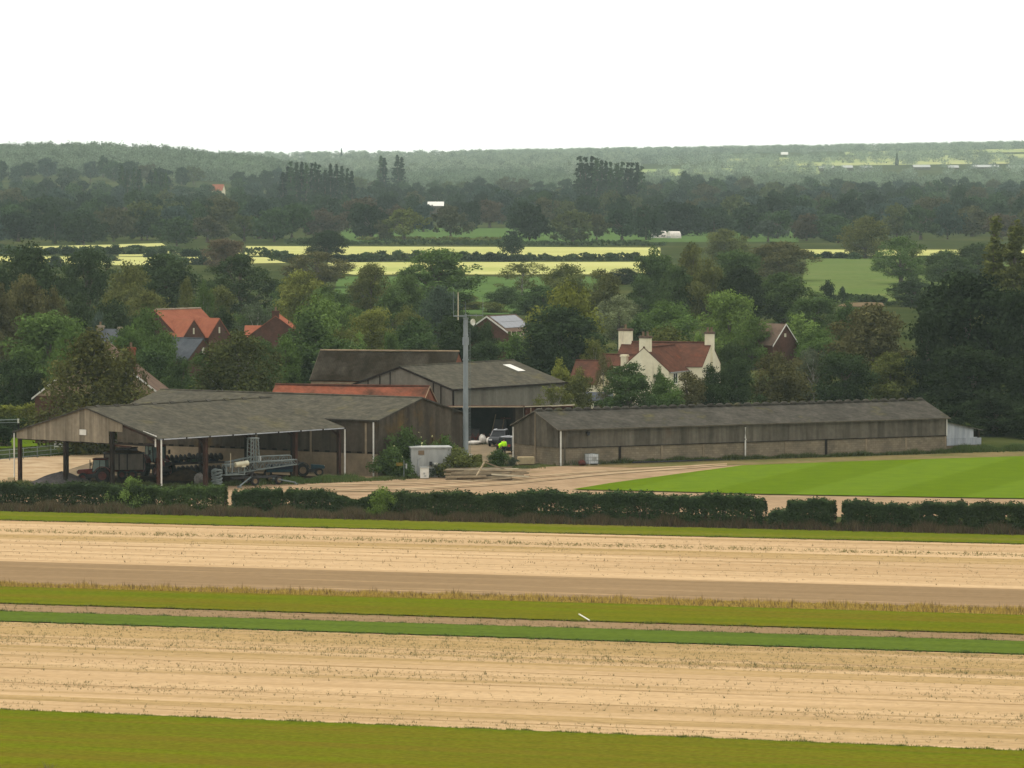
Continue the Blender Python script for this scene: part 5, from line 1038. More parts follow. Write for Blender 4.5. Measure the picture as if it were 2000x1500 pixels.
b.build('ladder_bracket', m_['galvanised'], ms); MB().box((.34, -.3, 0), (.62, .0, 1.6)).build('meter_box', m_['white_paint'], ms); MB().box((-.7, -.2, 1.4), (-.25, .1, 2.1)).build('junction_box', m_['grey_paint'], ms)
# --- utility cabin and cabinet
cb = thing('utility_cabin', at(803, 457.5), R(8), 'white painted concrete utility cabin with a flat roof at the foot of the mast', 'cabin')
MB().box((0, 0, 0), (3.75, 2.3, 2.72)).build('wall', m_['grey_paint'], cb, bevel=.02); MB().box((-.08, -.1, 2.725), (3.85, 2.4, 2.88)).build('roof_slab', m_['grey_paint'], cb, bevel=.03)
MB().box((.55, -.05, .15), (1.45, -.005, 2.05)).build('door', m_['grey_paint'], cb); MB().box((.66, -.08, 2.15), (1.2, -.005, 2.55)).build('vent', m_['chimney_pot'], cb); MB().box((1.7, -.12, 1.15), (1.95, -.005, 1.5)).build('switch_box', m_['black_plastic'], cb)
MB().box((2.1, -.06, 1.1), (2.5, -.005, 1.4)).build('notice', m_['white_paint'], cb); b = MB(); b.tube([(.62, -.08, .1), (.62, -.08, 1.7), (.95, -.08, 1.95)], .03, 6); b.build('conduit', m_['light_metal'], cb)
MB().box((.5, -.03, 1.06), (3.6, -.006, 1.1)).build('seam', m_['stone'], cb)
kb = thing('roadside_cabinet', at(829, 455.5), R(5), 'small white metal cabinet in front of the utility cabin', 'cabinet')
MB().box((-.4, 0, .1), (.4, .45, 1.05)).build('body', m_['white_paint'], kb, bevel=.02); MB().box((-.44, -.04, 1.052), (.44, .49, 1.13)).build('lid', m_['grey_paint'], kb); MB().box((-.38, .02, 0), (.38, .43, .098)).build('plinth', m_['stone'], kb)
b = MB(); b.box((-.12, -.02, .45), (.05, -.004, .62)); b.box((-.05, -.02, .25), (.15, -.004, .36)); b.build('latch', m_['grey_paint'], kb)
sp = thing('sign_post', at(788.5, 455.6), 0, 'grey post with a small yellowish board left of the utility cabin', 'sign'); MB().tube([(0, 0, 0), (0, 0, 1.75)], .04, 8).build('post', m_['galvanised'], sp); MB().box((-.72, -.05, 1.25), (-.05, -.02, 1.55)).build('board', m_['dead_grass'], sp); MB().box((.16, -.05, 1.0), (.3, -.02, 1.45)).build('plate', m_['grey_paint'], sp); MB().tube([(.0, 0, 1.4), (.22, -.02, 1.4)], .02, 5).build('bracket', m_['galvanised'], sp)
lp = thing('marker_post', at(844, 466), 0, 'thin post with a yellow top before the dark barn gable', 'post'); MB().tube([(0, 0, 0), (0, 0, 3.35)], .03, 6).build('post', m_['dark_steel'], lp); MB().blob((0, 0, 3.4), (.07, .07, .09), 1).build('cap', m_['flower'], lp)
# --- timber stack
g = np.random.default_rng(12)
def timber(p, q, w, h, m='timber', label='weathered timber beam in the low stack before the mast'):
    o = MB().beam((0, 0, 0), q - p, w, h, tint=g.uniform(.5, 1.3)).build('timber_beam', m_[m]); o.location = p; return tag(o, label, 'timber', 'beams of the timber stack')
for i in range(30):
    lay = i // 6; z = .1 + lay * .19 + g.uniform(0, .05); D0 = 453.9 + (i % 6) * .42 + g.uniform(-.25, .25); a = g.uniform(866, 930 if i % 3 else 885); e = a + g.uniform(60, 165); e = min(e, g.uniform(990, 1038)); timber(at(a, D0, z + g.uniform(-.03, .05)), at(e, D0 + g.uniform(-1.1, 1.1), z + g.uniform(-.08, .2)), g.uniform(.1, .2), g.uniform(.08, .18), 'timber' if g.uniform() < .75 else ('pale_timber' if g.uniform() < .5 else 'chimney_pot'))
timber(at(930, 453.4, .4), at(946, 453.9, 1.7), .12, .12, label='short beam propped up at an angle on the timber stack'); timber(at(946, 453.9, 1.7), at(1006, 454.8, .62), .12, .12, label='sloping beam leaning over the timber stack from its peak')
timber(at(960, 453.2, .6), at(1034, 453.8, .35), .15, .13, 'pale_timber', 'whitest beam lying across the front of the timber stack'); timber(at(925, 452.3, .1), at(1000, 453.4, .28), .12, .1, label='thin beam slid off the front of the timber stack onto the gravel')
o = MB().box((-.8, -.45, 0), (.8, .45, .72)).build('stone_block', m_['limestone_block'], bevel=.05); o.location = at(1027, 477, .06); o.rotation_euler = (0, 0, R(6)); tag(o, 'beige rectangular stone block by the left corner of the long shed', 'block')
# --- tote tank
ib = thing('tote_tank', at(1156, 475.6, .03), R(24), 'white plastic tote tank in a wire cage against the long shed', 'tank')
MB().box((-.5, -.45, .16), (.5, .45, 1.08)).build('tank', m_['tote_plastic'], ib, bevel=.06)
b = MB()
for x in np.linspace(-.54, .54, 6):
    for y in (-.5, .5): b.tube([(x, y, .14), (x, y, 1.12)], .016, 4)
for z in (.2, .5, .8, 1.1):
    for y in (-.5, .5): b.tube([(-.54, y, z), (.54, y, z)], .014, 4)
    for x in (-.54, .54): b.tube([(x, -.5, z), (x, .5, z)], .014, 4)
b.build('cage', m_['galvanised'], ib); b = MB(); b.box((-.55, -.5, .0), (.55, .5, .05)); b.box((-.55, -.5, .05), (-.4, .5, .14)); b.box((.4, -.5, .05), (.55, .5, .14)); b.build('pallet', m_['timber'], ib); MB().tube([(0, 0, 1.08), (0, 0, 1.15)], .12, 12).build('cap', m_['grey_paint'], ib)
MB().box((-.2, -.53, .55), (.25, -.515, .85)).build('label_plate', m_['grey_paint'], ib)
o = MB().blob((0, 0, .26), (.42, .3, .3), 5, 12, .14).build('red_sack', m_['dull_red'], smooth=True); o.location = at(1137, 475, .03); tag(o, 'dull red sack on the ground left of the white tote tank', 'sack')
# --- white marker pole lying on the turf
p, q = G(1131, 1204), G(1151, 1216); o = MB().tube([(0, 0, 0), tuple(q - p)], .045, 8).build('marker_pole', m_['white_paint']); o.location = p + Vector((0, 0, .15)); tag(o, 'short white pole lying across the edge of a turf strip', 'pole')
# --- left fence, gate and rail
a, e = Vector((-50.6, 480.3, 0)), Vector((-42.6, 496.0, 0)); fn = thing('rail_fence', a, math.atan2(e.y - a.y, e.x - a.x), 'three rail metal fence running behind the open barn at the left', 'fence'); L = (e - a).length
for k in range(-3, 8): MB().tube([(L * k / 7, 0, 0), (L * k / 7, 0, 1.2)], .04, 6).build('post', m_['galvanised'], fn)
for z in (.3, .72, 1.12): MB().tube([(-L * 3 / 7, 0, z), (L, 0, z)], .032, 6).build('rail', m_['galvanised'], fn)
gt = thing('field_gate', at(104, 503.5), R(4), 'small white slatted gate leaning by the brick house wall', 'gate'); b = MB()
for z in (.15, .4, .65, .9): MB().box((0, 0, z), (.95, .04, z + .12)).build('bar', m_['white_paint'], gt)
for x in (0, .9): MB().box((x, .042, 0), (x + .08, .09, 1.1)).build('stile', m_['white_paint'], gt)
hr = thing('washing_line_frame', at(34, 516), R(4), 'pale metal rail frame with a white end bracket at the left edge', 'rail'); b = MB(); b.tube([(-4, 0, 2.2), (0, 0, 2.3)], .05, 6); b.tube([(-4, 0, 1.95), (-.1, 0, 2.0)], .03, 6); b.build('rail', m_['galvanised'], hr); MB().box((-.08, -.08, 1.95), (.12, .08, 2.4)).build('bracket', m_['white_paint'], hr); MB().tube([(.02, 0, 0), (.02, 0, 1.95)], .05, 6).build('post', m_['dark_steel'], hr); MB().tube([(-3.9, 0, 0), (-3.9, 0, 2.2)], .05, 6).build('post', m_['dark_steel'], hr)
o = MB().box((-.32, -.3, 0), (.32, .3, .55)).build('concrete_stump', m_['limestone_block'], bevel=.06); o.location = at(20, 449.8, .03); tag(o, 'small beige concrete stump beside the leftmost barn post', 'block')
# --- heaps
def heap(name, c, rx, ry, h, m, label, seed, cat='heap'):
    rg = np.random.default_rng(seed); me = MB(); n, rows = 40, 10; vs = []; fs = []
    for i in range(rows + 1):
        t = i / rows
        for j in range(n):
            a = 2 * math.pi * j / n; k = 1 + .1 * math.sin(2 * a + seed) + .07 * math.sin(5 * a + 1) ; vs.append((rx * (1 - t) * k * math.cos(a), ry * (1 - t) * k * math.sin(a), h * (1 - (1 - t) ** 1.35) * (1 + .06 * math.sin(3 * a + 9 * t)) + rg.normal(0, .012)))
    for i in range(rows): fs += [(i * n + j, i * n + (j + 1) % n, (i + 1) * n + (j + 1) % n, (i + 1) * n + j) for j in range(n)]
    o = me.add(vs, fs).build(name, m_[m], smooth=True); o.location = c; return tag(o, label, cat)
heap('aggregate_heap', at(118, 447.5, .05), 3.0, 2.3, 1.15, 'aggregate', 'heap of dark grey gravel under the left end of the open barn', 2)
heap('soil_heap', at(362, 453.5, .05), 2.6, 1.6, 1.0, 'earth', 'low heap of dark earth under the open barn', 4)
o = MB().blob((0, 0, .45), (.5, .5, .55), 11, 14, .16).build('crumpled_bulk_bag', m_['crumpled_sheet'], smooth=True); o.location = at(388, 448.3, .05); tag(o, 'crumpled grey bulk bag beside a brown barn post', 'bag')

# ------------------------------------------------------------------ vehicles
def wheel(parent, c, r, w, rim='dull_red', axis='y', name='wheel'):
    """tyre with a rim sub-part, axle along local y"""
    M = Matrix.Translation(c) @ Matrix.Rotation(R(90), 4, 'X') ; h = w / 2
    t = MB().lathe([(r * .55, -h * .8), (r * .8, -h), (r * .95, -h * .85), (r, -h * .5), (r, h * .5), (r * .95, h * .85), (r * .8, h), (r * .55, h * .8), (r * .55, -h * .8)], 24, M)
    for k in range(18):
        a = 2 * math.pi * k / 18; t.box((r * .96, -h * .8, -.03), (r * 1.03, h * .8, .03), Matrix.Translation(c) @ Matrix.Rotation(a, 4, 'Y'))
    o = t.build(name, m_['black_rubber'], parent)
    MB().lathe([(0, -h * .45), (r * .3, -h * .5), (r * .5, -h * .75), (r * .56, -h * .78), (r * .56, h * .78), (r * .5, h * .75), (r * .3, h * .5), (0, h * .45)], 20, M).build('rim', m_[rim], o); return o
def tractor(name, loc, yaw, s, label, body='red_paint', rim='dull_red', roofm='dull_red', cab=True):
    """forward is +x; about 4 m long at scale 1"""
    t = thing(name, loc, yaw, label, 'tractor'); t.scale = (s, s, s)
    for y in (-.78, .78): wheel(t, (-.9, y, .82), .82, .44, rim, name='rear_wheel')
    for y in (-.7, .7): wheel(t, (1.25, y, .55), .55, .34, rim, name='front_wheel')
    MB().box((-1.2, -.3, .55), (1.5, .3, .95)).build('chassis', m_['dark_iron'], t)
    MB().tube([(1.25, -.55, .55), (1.25, .55, .55)], .09, 8).build('front_axle', m_['dark_iron'], t); MB().tube([(-.9, -.6, .82), (-.9, .6, .82)], .14, 8).build('rear_axle', m_['dark_iron'], t)
    b = MB(); b.prism([(.25, .95), (1.95, .95), (2.0, 1.15), (1.9, 1.4), (.25, 1.55)], 'y', -.34, .34); b.build('bonnet', m_[body], t, bevel=.05); MB().box((2.0, -.26, .98), (2.04, .26, 1.3)).build('grille', m_['black_plastic'], t)
    for y in (-.24, .24): MB().box((1.985, y - .07, 1.31), (2.02, y + .07, 1.39)).build('headlight', m_['cream_tank'], t)
    for y0, y1 in ((-1.0, -.58), (.58, 1.0)):
        b = MB()
        for a0 in range(20, 160, 20):
            a, e = R(a0), R(a0 + 20); c = (-.9, .82); p = [(c[0] + .93 * math.cos(a), c[1] + .93 * math.sin(a)), (c[0] + .93 * math.cos(e), c[1] + .93 * math.sin(e)), (c[0] + .98 * math.cos(e), c[1] + .98 * math.sin(e)), (c[0] + .98 * math.cos(a), c[1] + .98 * math.sin(a))]; b.prism(p, 'y', y0, y1)
        b.build('mudguard', m_[body], t)
    if cab:
        b = MB(); P = [(-1.25, .58, 1.25), (-1.15, .6, 2.45), (.12, .55, 2.45), (.3, .52, 1.2), (-.55, .6, 2.45), (-.5, .6, 1.3)]
        for sg in (-1, 1):
            q = [Vector((p[0], p[1] * sg, p[2])) for p in P]
            for i, j in ((0, 1), (2, 3), (4, 5), (0, 5), (5, 3)): b.beam(q[i], q[j], .07)
        for i in (0, 1, 2, 3): b.beam((P[i][0], -P[i][1], P[i][2]), P[i], .07)
        cf = b.build('cab_frame', m_['black_plastic'], t)
        b = MB()
        for sg in (-1, 1):
            q = [(p[0], p[1] * sg, p[2]) for p in P]; b.slab([q[0], q[5], q[4], q[1]], .012); b.slab([q[5], q[3], q[2], q[4]], .012)
        b.slab([(P[3][0], -.5, 1.22), (P[3][0], .5, 1.22), (P[2][0], .53, 2.43), (P[2][0], -.53, 2.43)], .012); b.slab([(P[0][0], -.56, 1.3), (P[0][0], .56, 1.3), (P[1][0], .58, 2.4), (P[1][0], -.58, 2.4)], .012)
        b.build('glazing', m_['cab_glass'], cf)
        MB().box((-1.25, -.68, 2.48), (.25, .68, 2.66)).build('cab_roof', m_[roofm], t, bevel=.07)
        MB().box((-.9, -.25, 1.2), (-.4, .25, 1.35)).build('seat', m_['black_plastic'], t); MB().box((-.98, -.24, 1.35), (-.85, .24, 1.85)).build('seat_back', m_['black_plastic'], t)
        for sg in (-1, 1): b = MB(); b.beam((.25, sg * .55, 2.0), (.35, sg * .88, 2.05), .03); b.box((.3, sg * .88 - .09, 1.85), (.36, sg * .88 + .09, 2.2)); b.build('mirror', m_['black_plastic'], t)
        MB().tube([(.55, .42, 1.4), (.55, .46, 2.5)], .05, 8).build('exhaust', m_['dark_iron'], t)
    else:
        MB().box((-1.0, -.28, 1.1), (-.5, .28, 1.22)).build('seat', m_['black_plastic'], t); MB().tube([(-.1, 0, 1.3), (-.3, 0, 1.65)], .03, 6).build('steering_column', m_['dark_iron'], t)
        b = MB(); 
        for y in (-.45, .45): b.beam((-1.3, y, 1.0), (-1.35, y, 2.0), .07)
        b.beam((-1.35, -.45, 2.0), (-1.35, .45, 2.0), .07); b.build('roll_bar', m_['dark_iron'], t)
    return t
tractor('red_tractor', at(186, 449.6, .06), R(172), .86, 'small red tractor with a pale glazed cab beside the gravel heap')
tractor('red_tractor', at(307, 458.5, .06), R(-62), 1.14, 'large tractor with a red cab roof behind the corner post of the open barn')
tractor('blue_tractor', at(603, 459.2, .06), R(8), .72, 'little open blue tractor at the right end of the open barn', 'blue_paint', 'chimney_pot', cab=False)
# loader with dark cab behind the trailer
t = thing('telehandler', at(242, 463.5, .06), R(160), 'dark handler cab with painted white glints showing above the grey trailer', 'vehicle'); b = MB(); b.prism([(-1.4, .6), (1.4, .6), (1.4, 1.3), (.7, 1.4), (.5, 2.35), (-.9, 2.35), (-1.3, 1.5)], 'y', -.9, .9); b.build('body', m_['car_black'], t, bevel=.06)
for x in (-1.0, 1.0):
    for y in (-.85, .85): wheel(t, (x, y, .55), .55, .35, 'dark_iron')
MB().box((-.95, -.95, 2.36), (.55, .95, 2.46)).build('roof', m_['dark_steel'], t)
for z in (2.05, 1.55): MB().box((1.36 if z < 1.3 else .75, .5, z - .1), (.82, .75, z + .1)).build('cab_glint', m_['white_paint'], t)  # white boxes painted as bright reflections on the dark cab
MB().beam((-.8, .2, 2.5), (1.2, .2, 2.62), .12, .14).build('boom', m_['rust_sheet'], t); MB().box((-.6, -.93, 1.5), (.3, -.905, 2.2)).build('window', m_['dark_glass'], t)
# --- trailer
t = thing('farm_trailer', at(241, 455.2, .06), R(4), 'high sided grey farm trailer with dark upright ribs under the open barn', 'trailer')
b = MB(); b.box((-1.85, -1.05, .95), (1.85, -1.0, 2.35), tint=1.0); b.box((-1.85, 1.0, .95), (1.85, 1.05, 2.35)); b.box((-1.85, -1.0, .95), (-1.8, 1.0, 2.35)); b.box((1.8, -1.0, .95), (1.85, 1.0, 2.35)); b.box((-1.85, -1.0, .9), (1.85, 1.0, .95)); b.build('body', m_['trailer_grey'], t)
for x in (-1.83, -1.15, -.45, .3, 1.8): MB().box((x - .05, -1.14, .92), (x + .05, -1.055, 2.38)).build('rib', m_['dark_iron'], t)
MB().box((-1.9, -1.12, 2.355), (1.9, 1.1, 2.43)).build('top_rail', m_['dark_iron'], t)
b = MB(); b.blob((0, 0, 2.42), (1.7, .9, .25), 8, 16, .1); b.build('load', m_['earth'], t, smooth=True)
b = MB(); b.box((-1.8, -.4, .7), (1.8, -.25, .895)); b.box((-1.8, .25, .7), (1.8, .4, .895)); b.beam((-1.8, 0, .7), (-3.0, 0, .5), .14); b.build('chassis', m_['dull_red'], t)
for x in (-.2, .75):
    for y in (-.85, .85): wheel(t, (x, y, .44), .44, .3, 'dull_red')
MB().tube([(-.2, -.8, .44), (-.2, .8, .44)], .06, 6).build('axle', m_['dark_iron'], t); MB().tube([(.75, -.8, .44), (.75, .8, .44)], .06, 6).build('axle', m_['dark_iron'], t)
# --- disc cultivator, dark
t = thing('disc_cultivator', at(374, 462, .06), R(38), 'long dark disc cultivator folded under the open barn', 'farm implement')
b = MB()
for y in (-.9, 0, .9): b.box((-3.2, y - .07, 1.0), (3.2, y + .07, 1.15))
for x in np.linspace(-3.1, 3.1, 6): b.box((x - .07, -.9, .98), (x + .07, .9, 1.12))
b.build('frame', m_['dark_iron'], t)
for row, (y, z) in enumerate(((-.8, .38), (.1, .38), (.85, .38), (-.3, 1.5), (.5, 1.55))):
    b = MB()
    for x in np.linspace(-3, 3, 13): b.lathe([(0, -.02), (.3, .02), (.36, .08), (.3, .05), (0, .03)], 14, Matrix.Translation((x, y, z + random.uniform(-.06, .1))) @ Matrix.Rotation(R(80), 4, 'Y') @ Matrix.Rotation(R(random.uniform(-10, 10)), 4, 'X'))
    b.tube([(-3.1, y, z), (3.1, y, z)], .06, 6); b.build('disc_row', m_['dark_iron'], t)
for x in (-2, 0, 2): MB().box((x - .35, -.5, 1.18), (x + .35, .4, 1.42)).build('toolbox', m_['navy_paint' if x else 'green_plastic'], t)
# --- folded lattice boom
t = thing('irrigation_boom', Vector((-23.6, 446.7, .06)), R(36), 'folded grey lattice irrigation boom with an upright tower on a wheeled chassis', 'farm implement')
def truss(mb, a, c, h0, h1, w, n, r=.032):
    """box lattice from a to c, its height changing h0 to h1"""
    a, c = Vector(a), Vector(c); d = (c - a); sd = Vector((-d.y, d.x, 0)).normalized() * w / 2; P = []
    for i in range(n + 1):
        q = a + d * i / n; h = h0 + (h1 - h0) * i / n; P.append([q - sd, q + sd, q - sd + Vector((0, 0, h)), q + sd + Vector((0, 0, h))])
    for k in range(4): mb.tube([P[0][k], P[-1][k]], r * 1.35, 5)
    for i in range(n + 1):
        for k, l in ((0, 2), (1, 3), (0, 1), (2, 3)): mb.tube([P[i][k], P[i][l]], r * .8, 4)
        if i < n:
            for k, l in ((0, 2), (1, 3)): mb.tube([P[i][k if i % 2 else l], P[i + 1][l if i % 2 else k]], r * .8, 4)
            mb.tube([P[i][2], P[i + 1][3]], r * .7, 4)
b = MB(); truss(b, (-3.3, -.2, 1.02), (-.2, -.2, 1.35), .95, .75, .55, 6); truss(b, (-.2, -.2, 1.35), (4.5, -.2, 1.72), .75, .45, .5, 9); b.build('front_boom_arm', m_['galvanised'], t)
b = MB(); truss(b, (-2.6, .5, 1.75), (.2, .5, 2.05), .4, .5, .45, 5); truss(b, (.2, .5, 2.05), (4.2, .5, 1.95), .5, .6, .45, 7); b.tube([(4.2, .5, 2.55), (4.5, .5, 2.45), (4.55, .5, 2.0), (4.45, .4, 1.6)], .06, 6); b.build('rear_boom_arm', m_['galvanised'], t)
b = MB()
for y in (-.32, .32):
    for x0, x1 in ((-.45, -.38), (.5, .38)): b.tube([(x0, y, 1.9), (x1, y * .8, 4.25)], .055, 6)
for x0, x1 in ((-.12, -.12), (.12, .12)): b.tube([(x0, -.3, 1.6), (x1, -.25, 4.25)], .05, 6)
b.box((-.48, -.35, 4.22), (.48, .35, 4.32))
for k in range(6):
    z0 = 2.0 + k * .37; b.tube([(-.44, -.31, z0), (-.13, -.31, z0 + .36)], .03, 4); b.tube([(.48, -.31, z0), (.13, -.31, z0 + .36)], .03, 4); b.tube([(-.44, .31, z0 + .36), (.44, .31, z0)], .03, 4)
b.build('tower', m_['galvanised'], t); MB().box((.6, .1, 2.0), (.95, .5, 2.6)).build('pump_housing', m_['grey_paint'], t)
b = MB(); b.box((-3.2, -.45, 1.0), (-1.2, -.4, 1.1)); b.box((-2.4, -.15, .62), (2.6, .15, .8)); b.beam((-.2, 0, .8), (.1, 0, 1.5), .2); b.beam((.8, 0, .7), (-.6, 0, 1.4), .12); b.beam((-1.5, 0, .7), (.3, 0, 1.4), .12); b.build('chassis', m_['dark_iron'], t)
for x in (-.3, 2.3):
    for y in (-.75, .75): wheel(t, (x, y, .4), .4, .26, 'chimney_pot')
MB().tube([(-.3, -.7, .4), (-.3, .7, .4)], .06, 6).build('axle', m_['dark_iron'], t); MB().tube([(2.3, -.7, .4), (2.3, .7, .4)], .06, 6).build('axle', m_['dark_iron'], t)
b = MB(); b.tube([(-.6, -.5, .75), (-2.9, -2.2, .12)], .07, 6); b.box((-3.05, -2.35, 0), (-2.75, -2.05, .14)); b.build('outrigger', m_['galvanised'], t); b = MB(); b.tube([(1.8, -.5, .55), (3.6, -1.6, .16)], .07, 6); b.box((3.5, -1.75, 0), (3.75, -1.5, .14)); b.build('outrigger', m_['galvanised'], t)
b = MB()
for k in range(6): z = .25 + k * .24; b.tube([(-3.9 + .45 * math.cos(a), .45 * math.sin(a), z + .1 * math.sin(a * 2 + k)) for a in np.linspace(0, 5.6, 14)], .09, 6)
b.build('coiled_hose', m_['galvanised'], t)
MB().tube([(-2.35, -.62, 1.95), (-.95, -.62, 2.08)], [.24, .24], 14).build('tank', m_['cream_tank'], t, bevel=.04); MB().box((-1.75, -.8, 1.72), (-1.3, -.62, 1.86)).build('valve_box', m_['cream_tank'], t); MB().tube([(-2.75, -.5, 1.7), (-2.75, -.5, 3.0)], .035, 6).build('marker_rod', m_['pale_timber'], t)
b = MB()
for x in (-3.2, -2.55, -1.9, -1.25): b.box((x - .05, -.52, 1.0), (x + .05, -.47, 1.95))
b.box((-3.25, -.53, 1.93), (-1.2, -.46, 2.03)); b.box((-3.25, -.53, 1.0), (-1.2, -.46, 1.1)); b.build('end_frame', m_['galvanised'], t)
# blue implement between the boom and the barn post
t = thing('blue_seed_drill', at(548, 457.5, .06), R(14), 'blue painted implement half hidden behind the lattice boom', 'farm implement'); b = MB(); b.prism([(-.35, .75), (.35, .75), (.5, 1.25), (-.5, 1.25)], 'x', -1.4, 1.4); b.build('hopper', m_['navy_paint'], t); MB().box((-1.4, -.3, .5), (1.4, .3, .74)).build('frame', m_['blue_paint'], t)
for x in (-1.25, 1.25): wheel(t, (x, 0, .38), .38, .22, 'chimney_pot')
# --- cars by the long shed
def car(loc, yaw, label, roofm='car_black', s=1.0):
    t = thing('parked_car', loc, yaw, label, 'car'); t.scale = (s, s, s)
    b = MB(); b.prism([(-2.1, .35), (2.1, .35), (2.15, .7), (1.95, .95), (.95, 1.05), (-1.95, 1.08), (-2.15, .8)], 'y', -.86, .86); b.build('body', m_['car_black'], t, bevel=.08)
    b = MB(); b.add([(-2.0, -.8, 1.06), (.95, -.8, 1.04), (.2, -.66, 1.62), (-1.75, -.66, 1.66), (-2.0, .8, 1.06), (.95, .8, 1.04), (.2, .66, 1.62), (-1.75, .66, 1.66)], [(0, 1, 2, 3), (7, 6, 5, 4), (1, 5, 6, 2), (4, 0, 3, 7), (3, 2, 6, 7)]); b.build('windows', m_['dark_glass'], t); b = MB(); b.box((-1.78, -.68, 1.63), (.22, .68, 1.70)); b.build('roof', m_['car_black'], t, bevel=.04); b = MB(); b.box((-1.6, -.62, 1.702), (.1, -.5, 1.78)); b.box((-1.6, .5, 1.702), (.1, .62, 1.78)); b.box((.05, -.6, 1.702), (.2, .6, 1.76)); b.build('roof_glint', m_[roofm], t)  # pale strips on top paint in the sky's glint on the roof
    for sg in (-1, 1):
        b = MB()
        for p, q in (((.95, .81, 1.04), (.2, .67, 1.64)), ((-.75, .81, 1.05), (-.8, .67, 1.65)), ((-2.0, .81, 1.06), (-1.75, .67, 1.66))): b.beam((p[0], p[1] * sg, p[2]), (q[0], q[1] * sg, q[2]), .07)
        b.build('pillar', m_['car_black'], t); MB().box((.6, sg * .95 - .1, 1.02), (.75, sg * .95 + .1, 1.18)).build('mirror', m_['car_black'], t)
    for x in (-1.3, 1.35):
        for y in (-.8, .8): wheel(t, (x, y, .34), .34, .22, 'grey_paint')
    for y in (-.6, .6): MB().box((2.08, y - .18, .68), (2.16, y + .18, .84)).build('headlight', m_['tote_plastic'], t); MB().box((-2.15, y - .14, .78), (-2.05, y + .14, 1.0)).build('tail_light', m_['red_lamp'], t)
    return t
car(at(1003, 494.5, .06), R(62), 'dark car with a painted roof glint half hidden behind the corner of the long shed', 'glint_white'); car(at(975, 507.5, .06), R(-100), 'black car with painted roof glints at the mouth of the implement shed', 'glint_white', .95)
# --- clutter in the implement shed mouth
for i, (px, D, rx, rz, sd, lab) in enumerate([(926, 509.5, .8, .22, 1, 'long flat white bag before the implement shed'), (942, 510.2, .45, .5, 2, 'tall cream bag in the middle of the heap before the implement shed'), (956, 509.8, .4, .38, 3, 'rounded white bag at the right of the heap before the implement shed')]):
    o = MB().blob((0, 0, rz * .9), (rx, .4, rz), sd, 12, .16).build('feed_bag', m_['white_sheet'], smooth=True); o.location = at(px, D, .05); tag(o, lab, 'bag')
t = thing('red_harrow', at(938, 513.2, .05), R(10), 'rusty red harrow lying inside the implement shed', 'farm implement'); b = MB()
for k in range(4): b.tube([(-1.1 + k * .6, 0, .1), (-.8 + k * .6, .1, .95), (-.5 + k * .6, 0, .1)], .06, 6)
b.build('tine_frame', m_['red_paint'], t); MB().beam((-1.3, .05, .55), (1.3, .05, .6), .1).build('crossbar', m_['dull_red'], t)
t = thing('old_machine', at(975, 515, .05), R(-6), 'tall grey machine standing in the dark implement shed', 'farm implement'); MB().box((-.5, -.5, 0), (.7, .5, 2.3)).build('body', m_['dark_iron'], t, bevel=.05); b = MB(); b.beam((-.9, -.55, .2), (-.3, -.55, 2.9), .07); b.beam((.2, -.55, .3), (.6, -.55, 2.6), .08); b.build('lever', m_['chimney_pot'], t); MB().box((.2, -.6, 2.4), (1.3, -.5, 2.55)).build('arm', m_['rust_sheet'], t)
o = MB().box((-1.4, -.9, 0), (1.3, .9, 1.35)).build('stacked_pallets', m_['dark_iron'], bevel=.03); o.location = at(912, 515.2, .05); tag(o, 'dark pile of pallets at the left of the implement shed', 'pallets')

# ------------------------------------------------------------------ people
def skin_mesh(joints, edges, name, m, parent=None, sub=1):
    """one continuous surface grown from a skeleton: joints {key: (x, y, z, radius)}"""
    ks = list(joints); me = bpy.data.meshes.new(name); me.from_pydata([joints[k][:3] for k in ks], [(ks.index(a), ks.index(b_)) for a, b_ in edges], [])
    o = bpy.data.objects.new(name, me); col.objects.link(o); md = o.modifiers.new('s', 'SKIN'); md.use_smooth_shade = True
    for i, k in enumerate(ks): v = me.skin_vertices[0].data[i]; r = joints[k][3]; v.radius = (r, r) if not isinstance(r, tuple) else r; v.use_root = (i == 0)
    o.modifiers.new('d', 'SUBSURF').levels = sub; o.modifiers['d'].render_levels = sub
    dg = bpy.context.evaluated_depsgraph_get(); n = bpy.data.meshes.new_from_object(o.evaluated_get(dg)); bpy.data.objects.remove(o); n.name = name; n.materials.clear(); n.materials.append(m); n.shade_smooth()
    return meshobj(name, n, parent)
